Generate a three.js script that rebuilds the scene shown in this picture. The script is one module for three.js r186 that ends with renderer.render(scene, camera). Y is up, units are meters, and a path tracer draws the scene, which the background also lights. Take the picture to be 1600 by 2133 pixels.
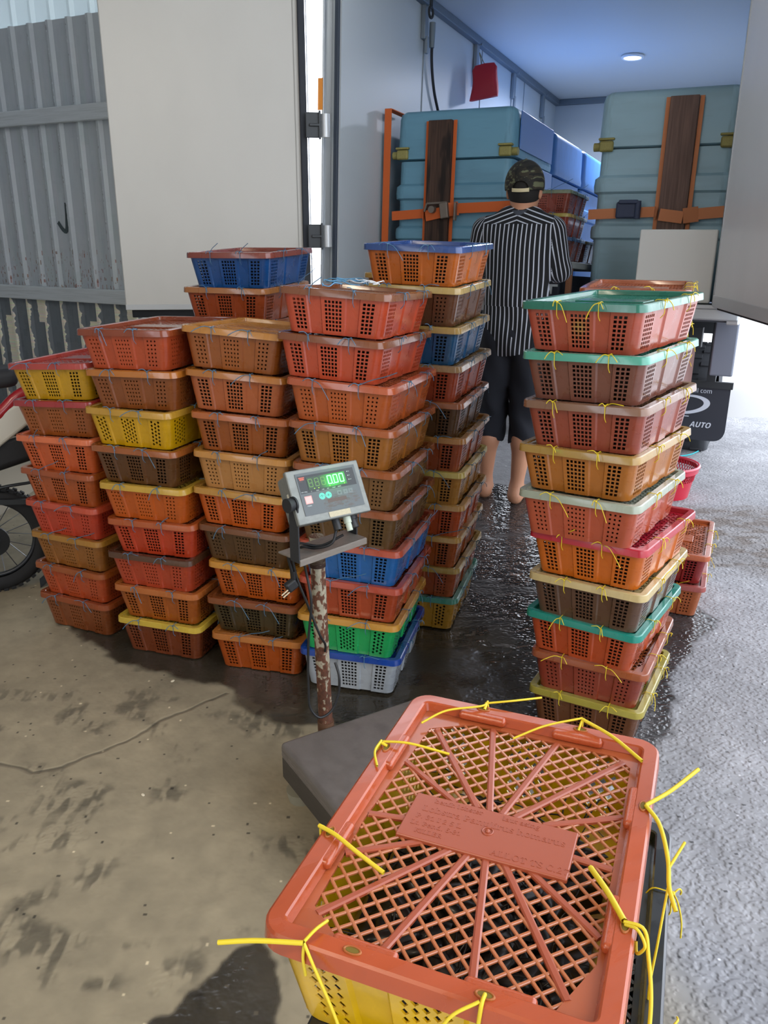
import * as THREE from 'three';
import { mergeGeometries, mergeVertices, toCreasedNormals } from 'three/addons/utils/BufferGeometryUtils.js';
import { RoundedBoxGeometry } from 'three/addons/geometries/RoundedBoxGeometry.js';
import { MarchingCubes } from 'three/addons/objects/MarchingCubes.js';
import { FontLoader } from 'three/addons/loaders/FontLoader.js';
import { TextGeometry } from 'three/addons/geometries/TextGeometry.js';
import { RectAreaLightUniformsLib } from 'three/addons/lights/RectAreaLightUniformsLib.js';

// ---------------------------------------------------------------- camera, sky, exposure
const scene = new THREE.Scene();
const camera = new THREE.PerspectiveCamera(63.73, 0.75, 0.05, 120);
camera.position.set(0, 1.3358, 0);
camera.rotation.set(-0.32817, 0, 0.00332, 'XYZ');
scene.add(camera);
const renderer = new THREE.WebGLRenderer({ antialias: true });
renderer.toneMapping = THREE.LinearToneMapping;
renderer.toneMappingExposure = 0.84;
renderer.shadowMap.enabled = true;
RectAreaLightUniformsLib.init();
const SKY = 4.6;
scene.background = new THREE.Color().setRGB(0.93 * SKY, 0.99 * SKY, 1.1 * SKY);
function areaLight(color, intensity, w, h, pos, target) {
  const l = new THREE.RectAreaLight(color, intensity, w, h);
  l.position.set(...pos); l.lookAt(...target); scene.add(l); return l;
}
// warm fill light from tube lamps added out of view (the fittings are built with the roof)
const WARM = new THREE.Color().setRGB(1, 0.86, 0.66);
const FILL_TUBES = [[-1.5, 3.3, 0.3], [-1.7, 3.3, 2.0]];
for (const [x, y, z] of FILL_TUBES) areaLight(WARM, 105, 1.2, 0.12, [x, y - 0.06, z], [x, 0, z]);

// ---------------------------------------------------------------- helpers
let seed = 7;
const rnd = () => { seed = (seed * 1664525 + 1013904223) >>> 0; return seed / 4294967296; };
const rr = (a, b) => a + (b - a) * rnd();
const D2R = Math.PI / 180;
const lerp = (a, b, t) => a + (b - a) * t;
const clamp = (x, a = 0, b = 1) => Math.min(b, Math.max(a, x));
const smooth = (a, b, x) => { const t = clamp((x - a) / (b - a)); return t * t * (3 - 2 * t); };
const PERM = new Float32Array(65536); for (let i = 0; i < 65536; i++) PERM[i] = rnd();
const hash2 = (x, y) => PERM[((x * 73856093) ^ (y * 19349663)) & 65535];
function vnoise(x, y) {
  const xi = Math.floor(x), yi = Math.floor(y), fx = x - xi, fy = y - yi;
  const u = fx * fx * (3 - 2 * fx), v = fy * fy * (3 - 2 * fy);
  return lerp(lerp(hash2(xi, yi), hash2(xi + 1, yi), u), lerp(hash2(xi, yi + 1), hash2(xi + 1, yi + 1), u), v);
}
function fbm(x, y, n = 4) { let s = 0, a = 0.5, t = 0; for (let i = 0; i < n; i++) { s += a * vnoise(x, y); t += a; a *= 0.5; x = x * 2.03 + 17.1; y = y * 2.03 + 5.3; } return s / t; }

const counts = {};
function numbered(n) { const k = counts[n] = (counts[n] ?? -1) + 1; return k ? n + '_' + String(k).padStart(3, '0') : n; }
function tag(o, label, category, group) { o.userData.label = label; o.userData.category = category; if (group) o.userData.group = group; return o; }
function thing(name, label, category, pos = [0, 0, 0], turn = 0, group) {
  const o = new THREE.Group(); o.name = numbered(name); o.position.set(...pos); o.rotation.y = turn; scene.add(o);
  return tag(o, label, category, group);
}
function merged(gs) {
  gs = (Array.isArray(gs) ? gs : [gs]).map((g) => {
    if (g.index) g = g.toNonIndexed();
    const o = new THREE.BufferGeometry(); o.setAttribute('position', g.getAttribute('position'));
    if (!g.getAttribute('normal')) g.computeVertexNormals();
    o.setAttribute('normal', g.getAttribute('normal'));
    o.setAttribute('uv', g.getAttribute('uv') ?? new THREE.BufferAttribute(new Float32Array(g.getAttribute('position').count * 2), 2));
    return o;
  });
  return gs.length === 1 ? gs[0] : mergeGeometries(gs);
}
function part(name, gs, mat, parent) {
  const m = new THREE.Mesh(merged(gs), mat); m.name = numbered(name); m.castShadow = m.receiveShadow = true; parent.add(m); return m;
}
function partG(name, geo, mat, parent) { const m = new THREE.Mesh(geo, mat); m.name = numbered(name); m.castShadow = m.receiveShadow = true; parent.add(m); return m; }
function solo(name, label, category, gs, mat, pos = [0, 0, 0], turn = 0, group) {
  const m = part(name, gs, mat, scene); m.position.set(...pos); m.rotation.y = turn; return tag(m, label, category, group);
}
function struct(name, gs, mat) { const m = part(name, gs, mat, scene); m.userData.kind = 'structure'; return m; }
const T = (g, x = 0, y = 0, z = 0, rx = 0, ry = 0, rz = 0) => { g.applyMatrix4(new THREE.Matrix4().compose(new THREE.Vector3(x, y, z), new THREE.Quaternion().setFromEuler(new THREE.Euler(rx, ry, rz, 'YXZ')), new THREE.Vector3(1, 1, 1))); return g; };
const box = (w, h, d, x = 0, y = 0, z = 0, r = 0, rx = 0, ry = 0, rz = 0) => T(r ? new RoundedBoxGeometry(w, h, d, 2, Math.min(r, w / 2.01, h / 2.01, d / 2.01)) : new THREE.BoxGeometry(w, h, d), x, y, z, rx, ry, rz);
const cyl = (r0, r1, h, x = 0, y = 0, z = 0, n = 20, rx = 0, ry = 0, rz = 0) => T(new THREE.CylinderGeometry(r1, r0, h, n), x, y, z, rx, ry, rz);
const V = (a) => new THREE.Vector3(...a);
function tube(pts, r, seg = 24, n = 6, closed = false) { return new THREE.TubeGeometry(new THREE.CatmullRomCurve3(pts.map(V), closed, 'centripetal'), seg, r, n, closed); }
function bar(a, b, w, h, up = [0, 1, 0]) {       // a straight bar from a to b
  const A = V(a), B = V(b), d = B.clone().sub(A), L = d.length(); d.normalize();
  const s = new THREE.Vector3().crossVectors(V(up), d).normalize(), u = new THREE.Vector3().crossVectors(d, s);
  const g = new THREE.BoxGeometry(w, h, L); g.applyMatrix4(new THREE.Matrix4().makeBasis(s, u, d).setPosition(A.add(B).multiplyScalar(0.5))); return g;
}
function dataTex(w, h, fn, srgb = false, rep = true) {
  const d = new Uint8Array(w * h * 4);
  for (let j = 0; j < h; j++) for (let i = 0; i < w; i++) { const c = fn((i + 0.5) / w, (j + 0.5) / h), k = (j * w + i) * 4; d[k] = clamp(c[0]) * 255; d[k + 1] = clamp(c[1]) * 255; d[k + 2] = clamp(c[2]) * 255; d[k + 3] = 255; }
  const t = new THREE.DataTexture(d, w, h); t.magFilter = THREE.LinearFilter; t.minFilter = THREE.LinearMipmapLinearFilter; t.generateMipmaps = true;
  if (rep) t.wrapS = t.wrapT = THREE.RepeatWrapping; if (srgb) t.colorSpace = THREE.SRGBColorSpace; t.needsUpdate = true; return t;
}
function canvasTex(w, h, draw) { const c = document.createElement('canvas'); c.width = w; c.height = h; draw(c.getContext('2d'), w, h); const t = new THREE.CanvasTexture(c); t.colorSpace = THREE.SRGBColorSpace; return t; }
const std = (color, roughness = 0.6, metalness = 0, more = {}) => new THREE.MeshStandardMaterial({ color, roughness, metalness, ...more });
const phys = (color, roughness = 0.6, more = {}) => new THREE.MeshPhysicalMaterial({ color, roughness, ...more });
// tileable-looking grime: repeats every 0.6 m
const wrapN = (u, v, s, n) => { const a = fbm(u * s, v * s, n), b = fbm((u - 1) * s, v * s, n), c = fbm(u * s, (v - 1) * s, n), d = fbm((u - 1) * s, (v - 1) * s, n); return lerp(lerp(a, b, u), lerp(c, d, u), v); };
const grime = dataTex(256, 256, (u, v) => { const n = wrapN(u, v, 9, 4), m = wrapN(u + 0.3, v, 40, 2); const g = 0.86 + 0.15 * smooth(0.3, 0.62, n) - 0.04 * (m > 0.66 ? 1 : 0); return [g, g * 0.995, g * 0.98]; });
grime.repeat.set(1.7, 1.7);
const faint = dataTex(256, 256, (u, v) => { const n = wrapN(u, v, 5, 4); const g = 0.955 + 0.05 * smooth(0.3, 0.65, n); return [g, g * 0.998, g * 0.99]; });
faint.repeat.set(0.8, 0.8);
const wetRough = dataTex(256, 256, (u, v) => { const n = wrapN(u, v, 12, 4); const g = 0.55 + 0.9 * smooth(0.35, 0.65, n); return [g, g, g]; });
wetRough.repeat.set(2.3, 2.3);
const rustTex = canvasless(256, 512);
function canvasless(w, h) { // chipped cream paint over rust
  return dataTex(w, h, (u, v) => {
    const n = fbm(u * 11, v * 44, 5) + 0.40 * (0.66 - v); const chip = smooth(0.44, 0.56, n), m = fbm(u * 30, v * 90, 2);
    const r = [0.25 + 0.18 * m, 0.15 + 0.1 * m, 0.1 + 0.06 * m], p = [0.60, 0.57, 0.49]; const k = 0.9 + 0.2 * m;
    return [lerp(p[0] * k, r[0], chip), lerp(p[1] * k, r[1], chip), lerp(p[2] * k, r[2], chip)];
  }, true);
}
// ---------------------------------------------------------------- floor
const FX0 = -1.9, FZ0 = -6.2, FS = 5.6;
const inPoly = (p, x, z) => { let c = false; for (let i = 0, j = p.length - 1; i < p.length; j = i++) { const [xi, zi] = p[i], [xj, zj] = p[j]; if ((zi > z) !== (zj > z) && x < ((xj - xi) * (z - zi)) / (zj - zi) + xi) c = !c; } return c; };
const polyDist = (p, x, z) => { let d = 1e9; for (let i = 0, j = p.length - 1; i < p.length; j = i++) { const [ax, az] = p[j], [bx, bz] = p[i], dx = bx - ax, dz = bz - az, t = clamp(((x - ax) * dx + (z - az) * dz) / (dx * dx + dz * dz)); d = Math.min(d, Math.hypot(x - ax - dx * t, z - az - dz * t)); } return inPoly(p, x, z) ? d : -d; };
const WET = [[-1.16, -2.66], [-1.05, -2.53], [-0.84, -2.40], [-0.70, -2.33], [-0.50, -2.23], [-0.40, -2.15], [-0.30, -2.04], [-0.08, -2.0], [0.1, -1.8], [0.35, -1.65], [0.68, -1.83], [0.80, -1.98], [0.88, -2.2], [0.95, -2.4], [1.08, -2.55], [1.2, -2.7], [1.1, -3.2], [0.95, -3.9], [0.95, -4.35], [0.3, -4.5], [-0.4, -3.9], [-0.9, -3.3], [-1.25, -3.0]];
const PUD = [[-0.47, -1.04], [-0.36, -1.15], [-0.30, -1.25], [-0.245, -1.27], [-0.20, -1.2], [-0.19, -1.1], [-0.2, -0.95], [-0.35, -0.8], [-0.55, -0.85]];
const SPOT = [[-0.46, -2.19], [-0.40, -2.22], [-0.33, -2.17], [-0.33, -2.09], [-0.40, -2.08]];
const ROUGH = [[1.25, -3.35], [1.5, -3.15], [1.9, -3.05], [2.6, -3.1], [2.7, -3.7], [2.2, -3.95], [1.6, -4.0], [1.3, -3.8]];
const CRACK = [[-1.25, -1.9], [-1.014, -1.849], [-0.909, -1.809], [-0.84, -1.83], [-0.775, -1.892], [-0.70, -1.96], [-0.649, -2.055], [-0.56, -2.12], [-0.48, -2.2]];
const crackDist = (x, z) => { let d = 1e9; for (let i = 1; i < CRACK.length; i++) { const [ax, az] = CRACK[i - 1], [bx, bz] = CRACK[i], dx = bx - ax, dz = bz - az, t = clamp(((x - ax) * dx + (z - az) * dz) / (dx * dx + dz * dz)); d = Math.min(d, Math.hypot(x - ax - dx * t, z - az - dz * t)); } return d; };
function floorRaw(x, z) {
  const wx = x + 0.10 * (fbm(x * 6, z * 6, 4) - 0.5) + 0.03 * (fbm(x * 30 + 9, z * 30, 3) - 0.5), wz = z + 0.10 * (fbm(x * 6 + 40, z * 6, 4) - 0.5) + 0.03 * (fbm(x * 30, z * 30 + 50, 3) - 0.5);
  let wet = smooth(-0.012, 0.02, polyDist(WET, wx, wz));
  wet = Math.max(wet, smooth(-0.004, 0.006, polyDist(PUD, wx, wz)), smooth(-0.01, 0.03, polyDist(SPOT, wx, wz)) * 0.8);
  const blot = smooth(0.52, 0.72, fbm(x * 11 + 3, z * 11, 4)) * smooth(-1.2, -0.2, x + 0.8 - 0.0) * smooth(-2.4, -2.05, z) * (1 - smooth(0.3, 0.6, x)); // scuffed, damp scrapes
  const gray = smooth(0.28, 0.62, x + 0.25 * (fbm(x * 2, z * 2, 3) - 0.5) + (z < -2.4 ? smooth(-2.4, -3.6, z) * 0.9 : 0));
  const rough = smooth(-0.12, 0.08, polyDist(ROUGH, wx, wz) + 0.16 * (fbm(x * 9, z * 16, 4) - 0.5));
  return { wet, blot, gray, rough };
}
const FN = 1024, FG = new Float32Array((FN + 1) * (FN + 1) * 4);
for (let j = 0; j <= FN; j++) for (let i = 0; i <= FN; i++) { const f = floorRaw(FX0 + i / FN * FS, FZ0 + j / FN * FS), k = (j * (FN + 1) + i) * 4; FG[k] = f.wet; FG[k + 1] = f.blot; FG[k + 2] = f.gray; FG[k + 3] = f.rough; }
function floorAt(x, z) { const a = clamp((x - FX0) / FS, 0, 0.99999) * FN, b = clamp((z - FZ0) / FS, 0, 0.99999) * FN, i = Math.floor(a), j = Math.floor(b), u = a - i, v = b - j, k = (j * (FN + 1) + i) * 4, m = k + (FN + 1) * 4; const g = (q) => lerp(lerp(FG[k + q], FG[k + 4 + q], u), lerp(FG[m + q], FG[m + 4 + q], u), v); return { wet: g(0), blot: g(1), gray: g(2), rough: g(3) }; }
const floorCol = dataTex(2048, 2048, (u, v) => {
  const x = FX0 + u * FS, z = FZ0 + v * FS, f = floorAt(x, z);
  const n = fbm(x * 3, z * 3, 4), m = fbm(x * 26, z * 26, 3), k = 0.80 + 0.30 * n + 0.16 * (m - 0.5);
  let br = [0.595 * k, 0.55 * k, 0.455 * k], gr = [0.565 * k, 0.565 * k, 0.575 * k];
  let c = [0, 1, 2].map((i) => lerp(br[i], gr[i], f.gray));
  const pl = 1 + 0.30 * smooth(-4.2, -6.1, z); br = br.map((q) => q * pl); gr = gr.map((q) => q * pl); c = [0, 1, 2].map((i) => lerp(br[i], gr[i], f.gray));  // floor colour lightened towards the yard: outdoor brightness painted in
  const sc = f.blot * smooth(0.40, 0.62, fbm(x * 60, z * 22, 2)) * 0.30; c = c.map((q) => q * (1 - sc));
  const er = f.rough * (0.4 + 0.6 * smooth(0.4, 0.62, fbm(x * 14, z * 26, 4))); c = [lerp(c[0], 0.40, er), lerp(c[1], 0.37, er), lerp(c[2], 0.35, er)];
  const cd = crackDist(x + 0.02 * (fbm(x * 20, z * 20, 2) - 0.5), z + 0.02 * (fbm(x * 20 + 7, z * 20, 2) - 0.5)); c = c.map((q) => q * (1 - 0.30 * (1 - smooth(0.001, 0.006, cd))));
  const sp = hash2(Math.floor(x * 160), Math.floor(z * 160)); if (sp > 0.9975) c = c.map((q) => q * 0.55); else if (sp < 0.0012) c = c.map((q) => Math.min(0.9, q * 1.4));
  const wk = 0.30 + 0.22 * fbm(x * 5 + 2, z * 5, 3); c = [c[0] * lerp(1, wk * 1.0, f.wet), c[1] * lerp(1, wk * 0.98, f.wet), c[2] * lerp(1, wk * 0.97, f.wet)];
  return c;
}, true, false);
const floorRgh = dataTex(1024, 1024, (u, v) => { const x = FX0 + u * FS, z = FZ0 + v * FS, f = floorAt(x, z); const n = fbm(x * 7, z * 7, 3); const r = lerp(0.92, 0.10 + 0.26 * smooth(0.3, 0.7, n), smooth(0.2, 0.9, f.wet)); return [r, r, r]; }, false, false);
const floorBmp = dataTex(2048, 2048, (u, v) => {
  const x = FX0 + u * FS, z = FZ0 + v * FS, f = floorAt(x, z);
  const fine = fbm(x * 105 + z * 22, z * 140, 2), med = fbm(x * 26, z * 30, 3), big = fbm(x * 4, z * 4, 3);
  const flake = smooth(0.42, 0.60, fine);
  let h = 0.5 + 0.05 * (big - 0.5) + lerp(0.05 * (med - 0.5) + 0.03 * (fine - 0.5), 0.12 * flake + 0.07 * (med - 0.5), f.gray * (1 - f.wet * 0.5)) + 0.06 * f.blot * (fine - 0.5);
  h += f.rough * (0.42 * (fbm(x * 9, z * 16, 4) - 0.5) + 0.2 * (fine - 0.5));
  const rip = f.wet * smooth(0.05, 0.35, x) * (1 - smooth(0.75, 0.95, x)) * smooth(-2.2, -2.6, z); h += rip * 0.30 * (fbm(x * 22 + 3 * fbm(x * 8, z * 8, 2) + z * 10, z * 34, 3) - 0.5);
  h -= 0.12 * (1 - smooth(0.002, 0.01, crackDist(x + 0.02 * (fbm(x * 20, z * 20, 2) - 0.5), z + 0.02 * (fbm(x * 20 + 7, z * 20, 2) - 0.5))));
  return [h, h, h];
}, false, false);
{
  const g = new THREE.BoxGeometry(FS, 0.1, FS); T(g, FX0 + FS / 2, -0.05, FZ0 + FS / 2);
  const p = g.getAttribute('position'), uv = g.getAttribute('uv'); for (let i = 0; i < p.count; i++) uv.setXY(i, (p.getX(i) - FX0) / FS, (p.getZ(i) - FZ0) / FS);
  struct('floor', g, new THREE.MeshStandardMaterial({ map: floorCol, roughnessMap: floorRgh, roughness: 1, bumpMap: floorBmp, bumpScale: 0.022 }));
  const yard = std('#b4b3b1', 0.95);
  struct('ground', [box(60, 0.1, 30, 0, -0.051, FZ0 - 15), box(26, 0.1, 18, FX0 + FS + 13, -0.051, FZ0 + 9), box(FS, 0.1, 12.4, FX0 + FS / 2, -0.051, FZ0 + FS + 6.2)], yard);
  struct('ground', [box(26, 0.1, 18, FX0 - 13, -0.051, FZ0 + 9)], std('#a89e8c', 0.95));
}
// ---------------------------------------------------------------- shed: gate wall of sheet metal, side wall, roof
const wallDir = new THREE.Vector3(-0.8713, 0, -0.4907), WP0 = new THREE.Vector3(-1.42, 0, -5.18), wallTurn = Math.atan2(0.4907, -0.8713) + Math.PI; // local +x runs to the right along the wall
const wallG = new THREE.Group(); wallG.name = 'wall_back'; wallG.userData.kind = 'structure'; wallG.position.copy(WP0); wallG.rotation.y = -Math.atan2(0.4907, 0.8713); scene.add(wallG); // local -x: along the wall away from the truck
function sheetGeo(x0, x1, y0, y1, pan = 0.165) { // folded sheet: flat pans with a raised rib at every joint
  const pts = []; const n = Math.round((x1 - x0) / pan), w = (x1 - x0) / n;
  for (let i = 0; i < n; i++) { const a = x0 + i * w; pts.push([a, 0], [a + w * 0.70, -0.004], [a + w * 0.78, 0.020], [a + w * 0.90, 0.020]); } pts.push([x1, 0]);
  const pos = [], uv = [], idx = [];
  for (const [x, z] of pts) for (const y of [y0, y1]) { pos.push(x, y, z); uv.push((x - x0) / (x1 - x0), (y - y0) / (y1 - y0)); }
  for (let i = 0; i < pts.length - 1; i++) { const a = 2 * i; idx.push(a, a + 2, a + 1, a + 1, a + 2, a + 3); }
  const back = pos.length / 3; for (const [x, z] of pts) for (const y of [y0, y1]) { pos.push(x, y, z - 0.0015); uv.push((x - x0) / (x1 - x0), (y - y0) / (y1 - y0)); }
  for (let i = 0; i < pts.length - 1; i++) { const a = back + 2 * i; idx.push(a, a + 1, a + 2, a + 1, a + 3, a + 2); }
  const g = new THREE.BufferGeometry(); g.setAttribute('position', new THREE.Float32BufferAttribute(pos, 3)); g.setAttribute('uv', new THREE.Float32BufferAttribute(uv, 2)); g.setIndex(idx);
  const f = g.toNonIndexed(); f.computeVertexNormals(); return f;
}
const sheetUp = canvasTex(1024, 1024, (c, w, h) => {
  c.fillStyle = '#aab1b5'; c.fillRect(0, 0, w, h);
  for (let i = 0; i < 900; i++) { c.fillStyle = `rgba(${rnd() > 0.5 ? '140,148,152' : '180,186,190'},${rr(0.03, 0.10)})`; c.fillRect(rr(0, w), rr(0, h), rr(4, 60), rr(10, 200)); }
  for (let k = 0; k <= 5; k++) { const x = (k + 0.76) * w / 5; for (let y = 0; y < h; y += 6) { if (rnd() < 0.45) { c.fillStyle = rnd() < 0.5 ? 'rgba(205,214,216,.7)' : 'rgba(90,84,78,.55)'; c.fillRect(x + rr(-4, 5), y, rr(2, 8), rr(4, 12)); } } }
  for (let i = 0; i < 420; i++) { const x = rr(0, w), y = h - Math.pow(rnd(), 3) * 190; c.fillStyle = `rgba(${rr(80, 130) | 0},${rr(50, 70) | 0},40,${rr(0.2, 0.7)})`; c.fillRect(x, y, rr(2, 9), rr(3, 20)); }
});
const sheetLow = canvasTex(1024, 1024, (c, w, h) => {
  c.fillStyle = '#666e74'; c.fillRect(0, 0, w, h);
  for (let i = 0; i < 500; i++) { c.fillStyle = `rgba(${rnd() > 0.5 ? '70,76,82' : '110,112,112'},${rr(0.05, 0.2)})`; c.fillRect(rr(0, w), rr(0, h), rr(4, 50), rr(10, 120)); }
  const pale = (x, y, ww, hh) => { for (let k = 0; k < hh; k += 4) { const j = 6 * (fbm(k * 0.03, x, 3) - 0.5) * 4; c.fillStyle = `rgba(${224 + rr(-14, 8) | 0},${219 + rr(-14, 8) | 0},${198 + rr(-14, 8) | 0},.95)`; c.fillRect(x + j, y + k, ww + j * 0.4, 4.5); } };
  for (let k = 0; k < 5; k++) pale((k + 0.72) * w / 5, 14 + rr(0, 30), 40, h * rr(0.85, 1));
  pale(w * 0.45, 180, 84, 640); pale(w * 0.86, 20, 120, 190);
});
for (let k = 0; k < 3; k++) { const x1 = -0.11 - k * 0.83, x0 = x1 - 0.83; part('sheet', sheetGeo(x0, x1, 0.95, 2.50), std('#ffffff', 0.5, 0, { map: sheetUp }), wallG); part('sheet', sheetGeo(x0, x1, 0.02, 0.94), std('#ffffff', 0.6, 0, { map: sheetLow }), wallG); }
const clearSheet = phys('#dfe8ea', 0.55, { transmission: 0.34, thickness: 0, side: THREE.DoubleSide });
for (let k = 0; k < 3; k++) { const x1 = -0.11 - k * 0.83, x0 = x1 - 0.83; const s = part('translucent_sheet', sheetGeo(x0, x1, 2.46, 4.1), clearSheet, wallG); s.position.z = -0.025; }
const railM = std('#b6bdc1', 0.55, 0, { map: grime });
part('rail', box(2.6, 0.085, 0.045, -1.4, 1.99, 0.045, 0.004), railM, wallG); part('rail', box(2.6, 0.085, 0.045, -1.4, 0.945, 0.045, 0.004), railM, wallG);
part('post', box(0.05, 4.1, 0.06, -0.13, 2.05, -0.04, 0.004), railM, wallG);
{ // sprayed tick on the sheet
  const s = tube([[-0.665, 1.50, 0.003], [-0.672, 1.40, 0.003], [-0.69, 1.33, 0.003], [-0.715, 1.34, 0.003], [-0.755, 1.385, 0.003]], 0.013, 30, 8); s.applyMatrix4(new THREE.Matrix4().makeScale(1, 1, 0.12)); s.translate(0, 0, 0.0015); part('paint_mark', s, std('#3e4a4c', 0.9), wallG);
}
const shedM = std('#8f9295', 0.8);
struct('wall_left', [box(0.12, 4.2, 7.6, -3.75, 2.1, -2.6), box(0.12, 1.6, 4, -3.75, 3.4, 3.2)], shedM);
struct('added_wall_front', [box(4.9, 4.2, 0.12, -1.35, 2.1, 3.65)], shedM);  // unseen wall added behind the camera to cut sky light from the front
struct('roof', [box(5.9, 0.1, 9.2, -0.9, 4.25, -1.0)], std('#9da1a4', 0.75));
struct('beam', [box(0.14, 0.22, 9.2, 1.95, 4.08, -1.0), box(0.14, 0.22, 9.2, -1.2, 4.08, -1.0)], shedM);
for (const [x, y, z] of FILL_TUBES) {  // fittings of the added fill lamps, out of view
  const t = thing('added_tube_lamp', z < 1 ? 'added tube lamp, unseen under the roof, warm fill nearer the crates' : 'added tube lamp, unseen under the roof, warm fill near the added front wall', 'lamp', [x, y, z]);
  part('fitting', [box(1.26, 0.06, 0.16, 0, 0.03, 0, 0.01), cyl(0.006, 0.006, 0.86, -0.4, 0.49, 0, 8), cyl(0.006, 0.006, 0.86, 0.4, 0.49, 0, 8)], std('#d8d8d4', 0.5), t);
  part('tube', [cyl(0.016, 0.016, 1.2, 0, -0.018, -0.03, 14, 0, 0, Math.PI / 2), cyl(0.016, 0.016, 1.2, 0, -0.018, 0.03, 14, 0, 0, Math.PI / 2)], std('#ffffff', 0.4, 0, { emissive: WARM, emissiveIntensity: 4 }), t);
}
// ---------------------------------------------------------------- truck (local frame: x across to the right, y up from the bed, -z forward into the box)
const TR_POS = [-0.27, 1.0, -4.925], TR_YAW = -26.1 * D2R, TR_TILT = -3.4 * D2R;
const truckMatrix = new THREE.Matrix4().makeRotationFromEuler(new THREE.Euler(TR_TILT, TR_YAW, 0, 'YXZ')).setPosition(...TR_POS);
function inTruck(name, label, category, pos, turn = 0, group) { const o = thing(name, label, category, [0, 0, 0], 0, group); o.applyMatrix4(new THREE.Matrix4().multiplyMatrices(truckMatrix, new THREE.Matrix4().makeRotationY(turn).setPosition(...pos))); return o; }
const truck = new THREE.Group(); truck.name = 'truck'; scene.add(truck); truck.position.set(...TR_POS); truck.rotation.set(TR_TILT, TR_YAW, 0, 'YXZ');
tag(truck, 'white box truck backed in, rear doors swung open on its lit cargo box', 'truck');
const TW = 2.06, TL = 4.28, TH = 1.80;
const panelM = phys('#c3cacd', 0.5, { map: faint, clearcoat: 0.12, clearcoatRoughness: 0.3 }), ceilM = std('#c4c9cc', 0.5), doorM = phys('#d6d3ca', 0.34, { map: faint, clearcoat: 0.3, clearcoatRoughness: 0.3 });
const steelM = std('#878b8e', 0.4, 0.6), darkM = std('#25282b', 0.7), rubberM = std('#1c1d20', 0.85), alu = std('#b8bcbf', 0.32, 0.75);
part('left_wall', [box(0.06, TH, TL, -0.03, TH / 2, -TL / 2)], panelM, truck);
for (let k = 1; k < 4; k++) part('wall_seam', box(0.006, TH, 0.008, 0.002, TH / 2, -1.08 * k), std('#8e969a', 0.5), truck);
part('right_wall', box(0.06, TH, TL, TW + 0.03, TH / 2, -TL / 2), panelM, truck);
part('front_wall', box(TW + 0.12, TH, 0.06, TW / 2, TH / 2, -TL - 0.03), panelM, truck);
part('ceiling', box(TW + 0.12, 0.07, TL + 0.06, TW / 2, TH + 0.035, -TL / 2 - 0.03), ceilM, truck);
part('bed', box(TW + 0.12, 0.07, TL - 0.02, TW / 2, -0.035, -TL / 2 - 0.01), std('#4a4e54', 0.5, 0.3), truck);
part('ceiling_rail', [box(0.05, 0.05, TL, 0.025, TH - 0.025, -TL / 2, 0.006)], std('#6f7a84', 0.5, 0.4), truck);
part('ceiling_rail', [box(TW, 0.05, 0.05, TW / 2, TH - 0.025, -TL + 0.025, 0.006)], std('#6f7a84', 0.5, 0.4), truck);
for (const s of [1.05, 2.0, 2.9, 3.78]) part('rail_bracket', [box(0.03, 0.20, 0.055, 0.017, TH - 0.14, -s, 0.006), box(0.02, 0.10, 0.03, 0.03, TH - 0.27, -s - 0.01, 0.004), cyl(0.008, 0.008, 0.02, 0.05, TH - 0.05, -s, 10, 0, 0, Math.PI / 2)], std('#8a949b', 0.5, 0.4), truck);
// rear frame
part('rear_post', [box(0.055, TH + 0.16, 0.09, -0.075, TH / 2, -0.045, 0.006), box(0.012, TH + 0.1, 0.02, -0.105, TH / 2, 0.005, 0.003)], alu, truck);
part('rear_post', box(0.055, TH + 0.16, 0.09, TW + 0.075, TH / 2, -0.045, 0.006), alu, truck);
part('post_gasket', box(0.026, TH, 0.02, -0.022, TH / 2, 0.008, 0.006), std('#39424e', 0.6), truck);
part('rear_header', box(TW + 0.2, 0.09, 0.09, TW / 2, TH + 0.05, -0.045, 0.006), alu, truck);
part('rear_sill', [box(TW + 0.2, 0.055, 0.06, TW / 2, -0.034, -0.02, 0.008), box(TW + 0.2, 0.02, 0.1, TW / 2, 0.0, -0.03, 0.004)], std('#a9adb0', 0.4, 0.5), truck);
part('reflective_tape', [box(0.03, 0.16, 0.003, -0.12, 1.05, 0.016)], std('#e08a2a', 0.5), truck);
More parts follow.
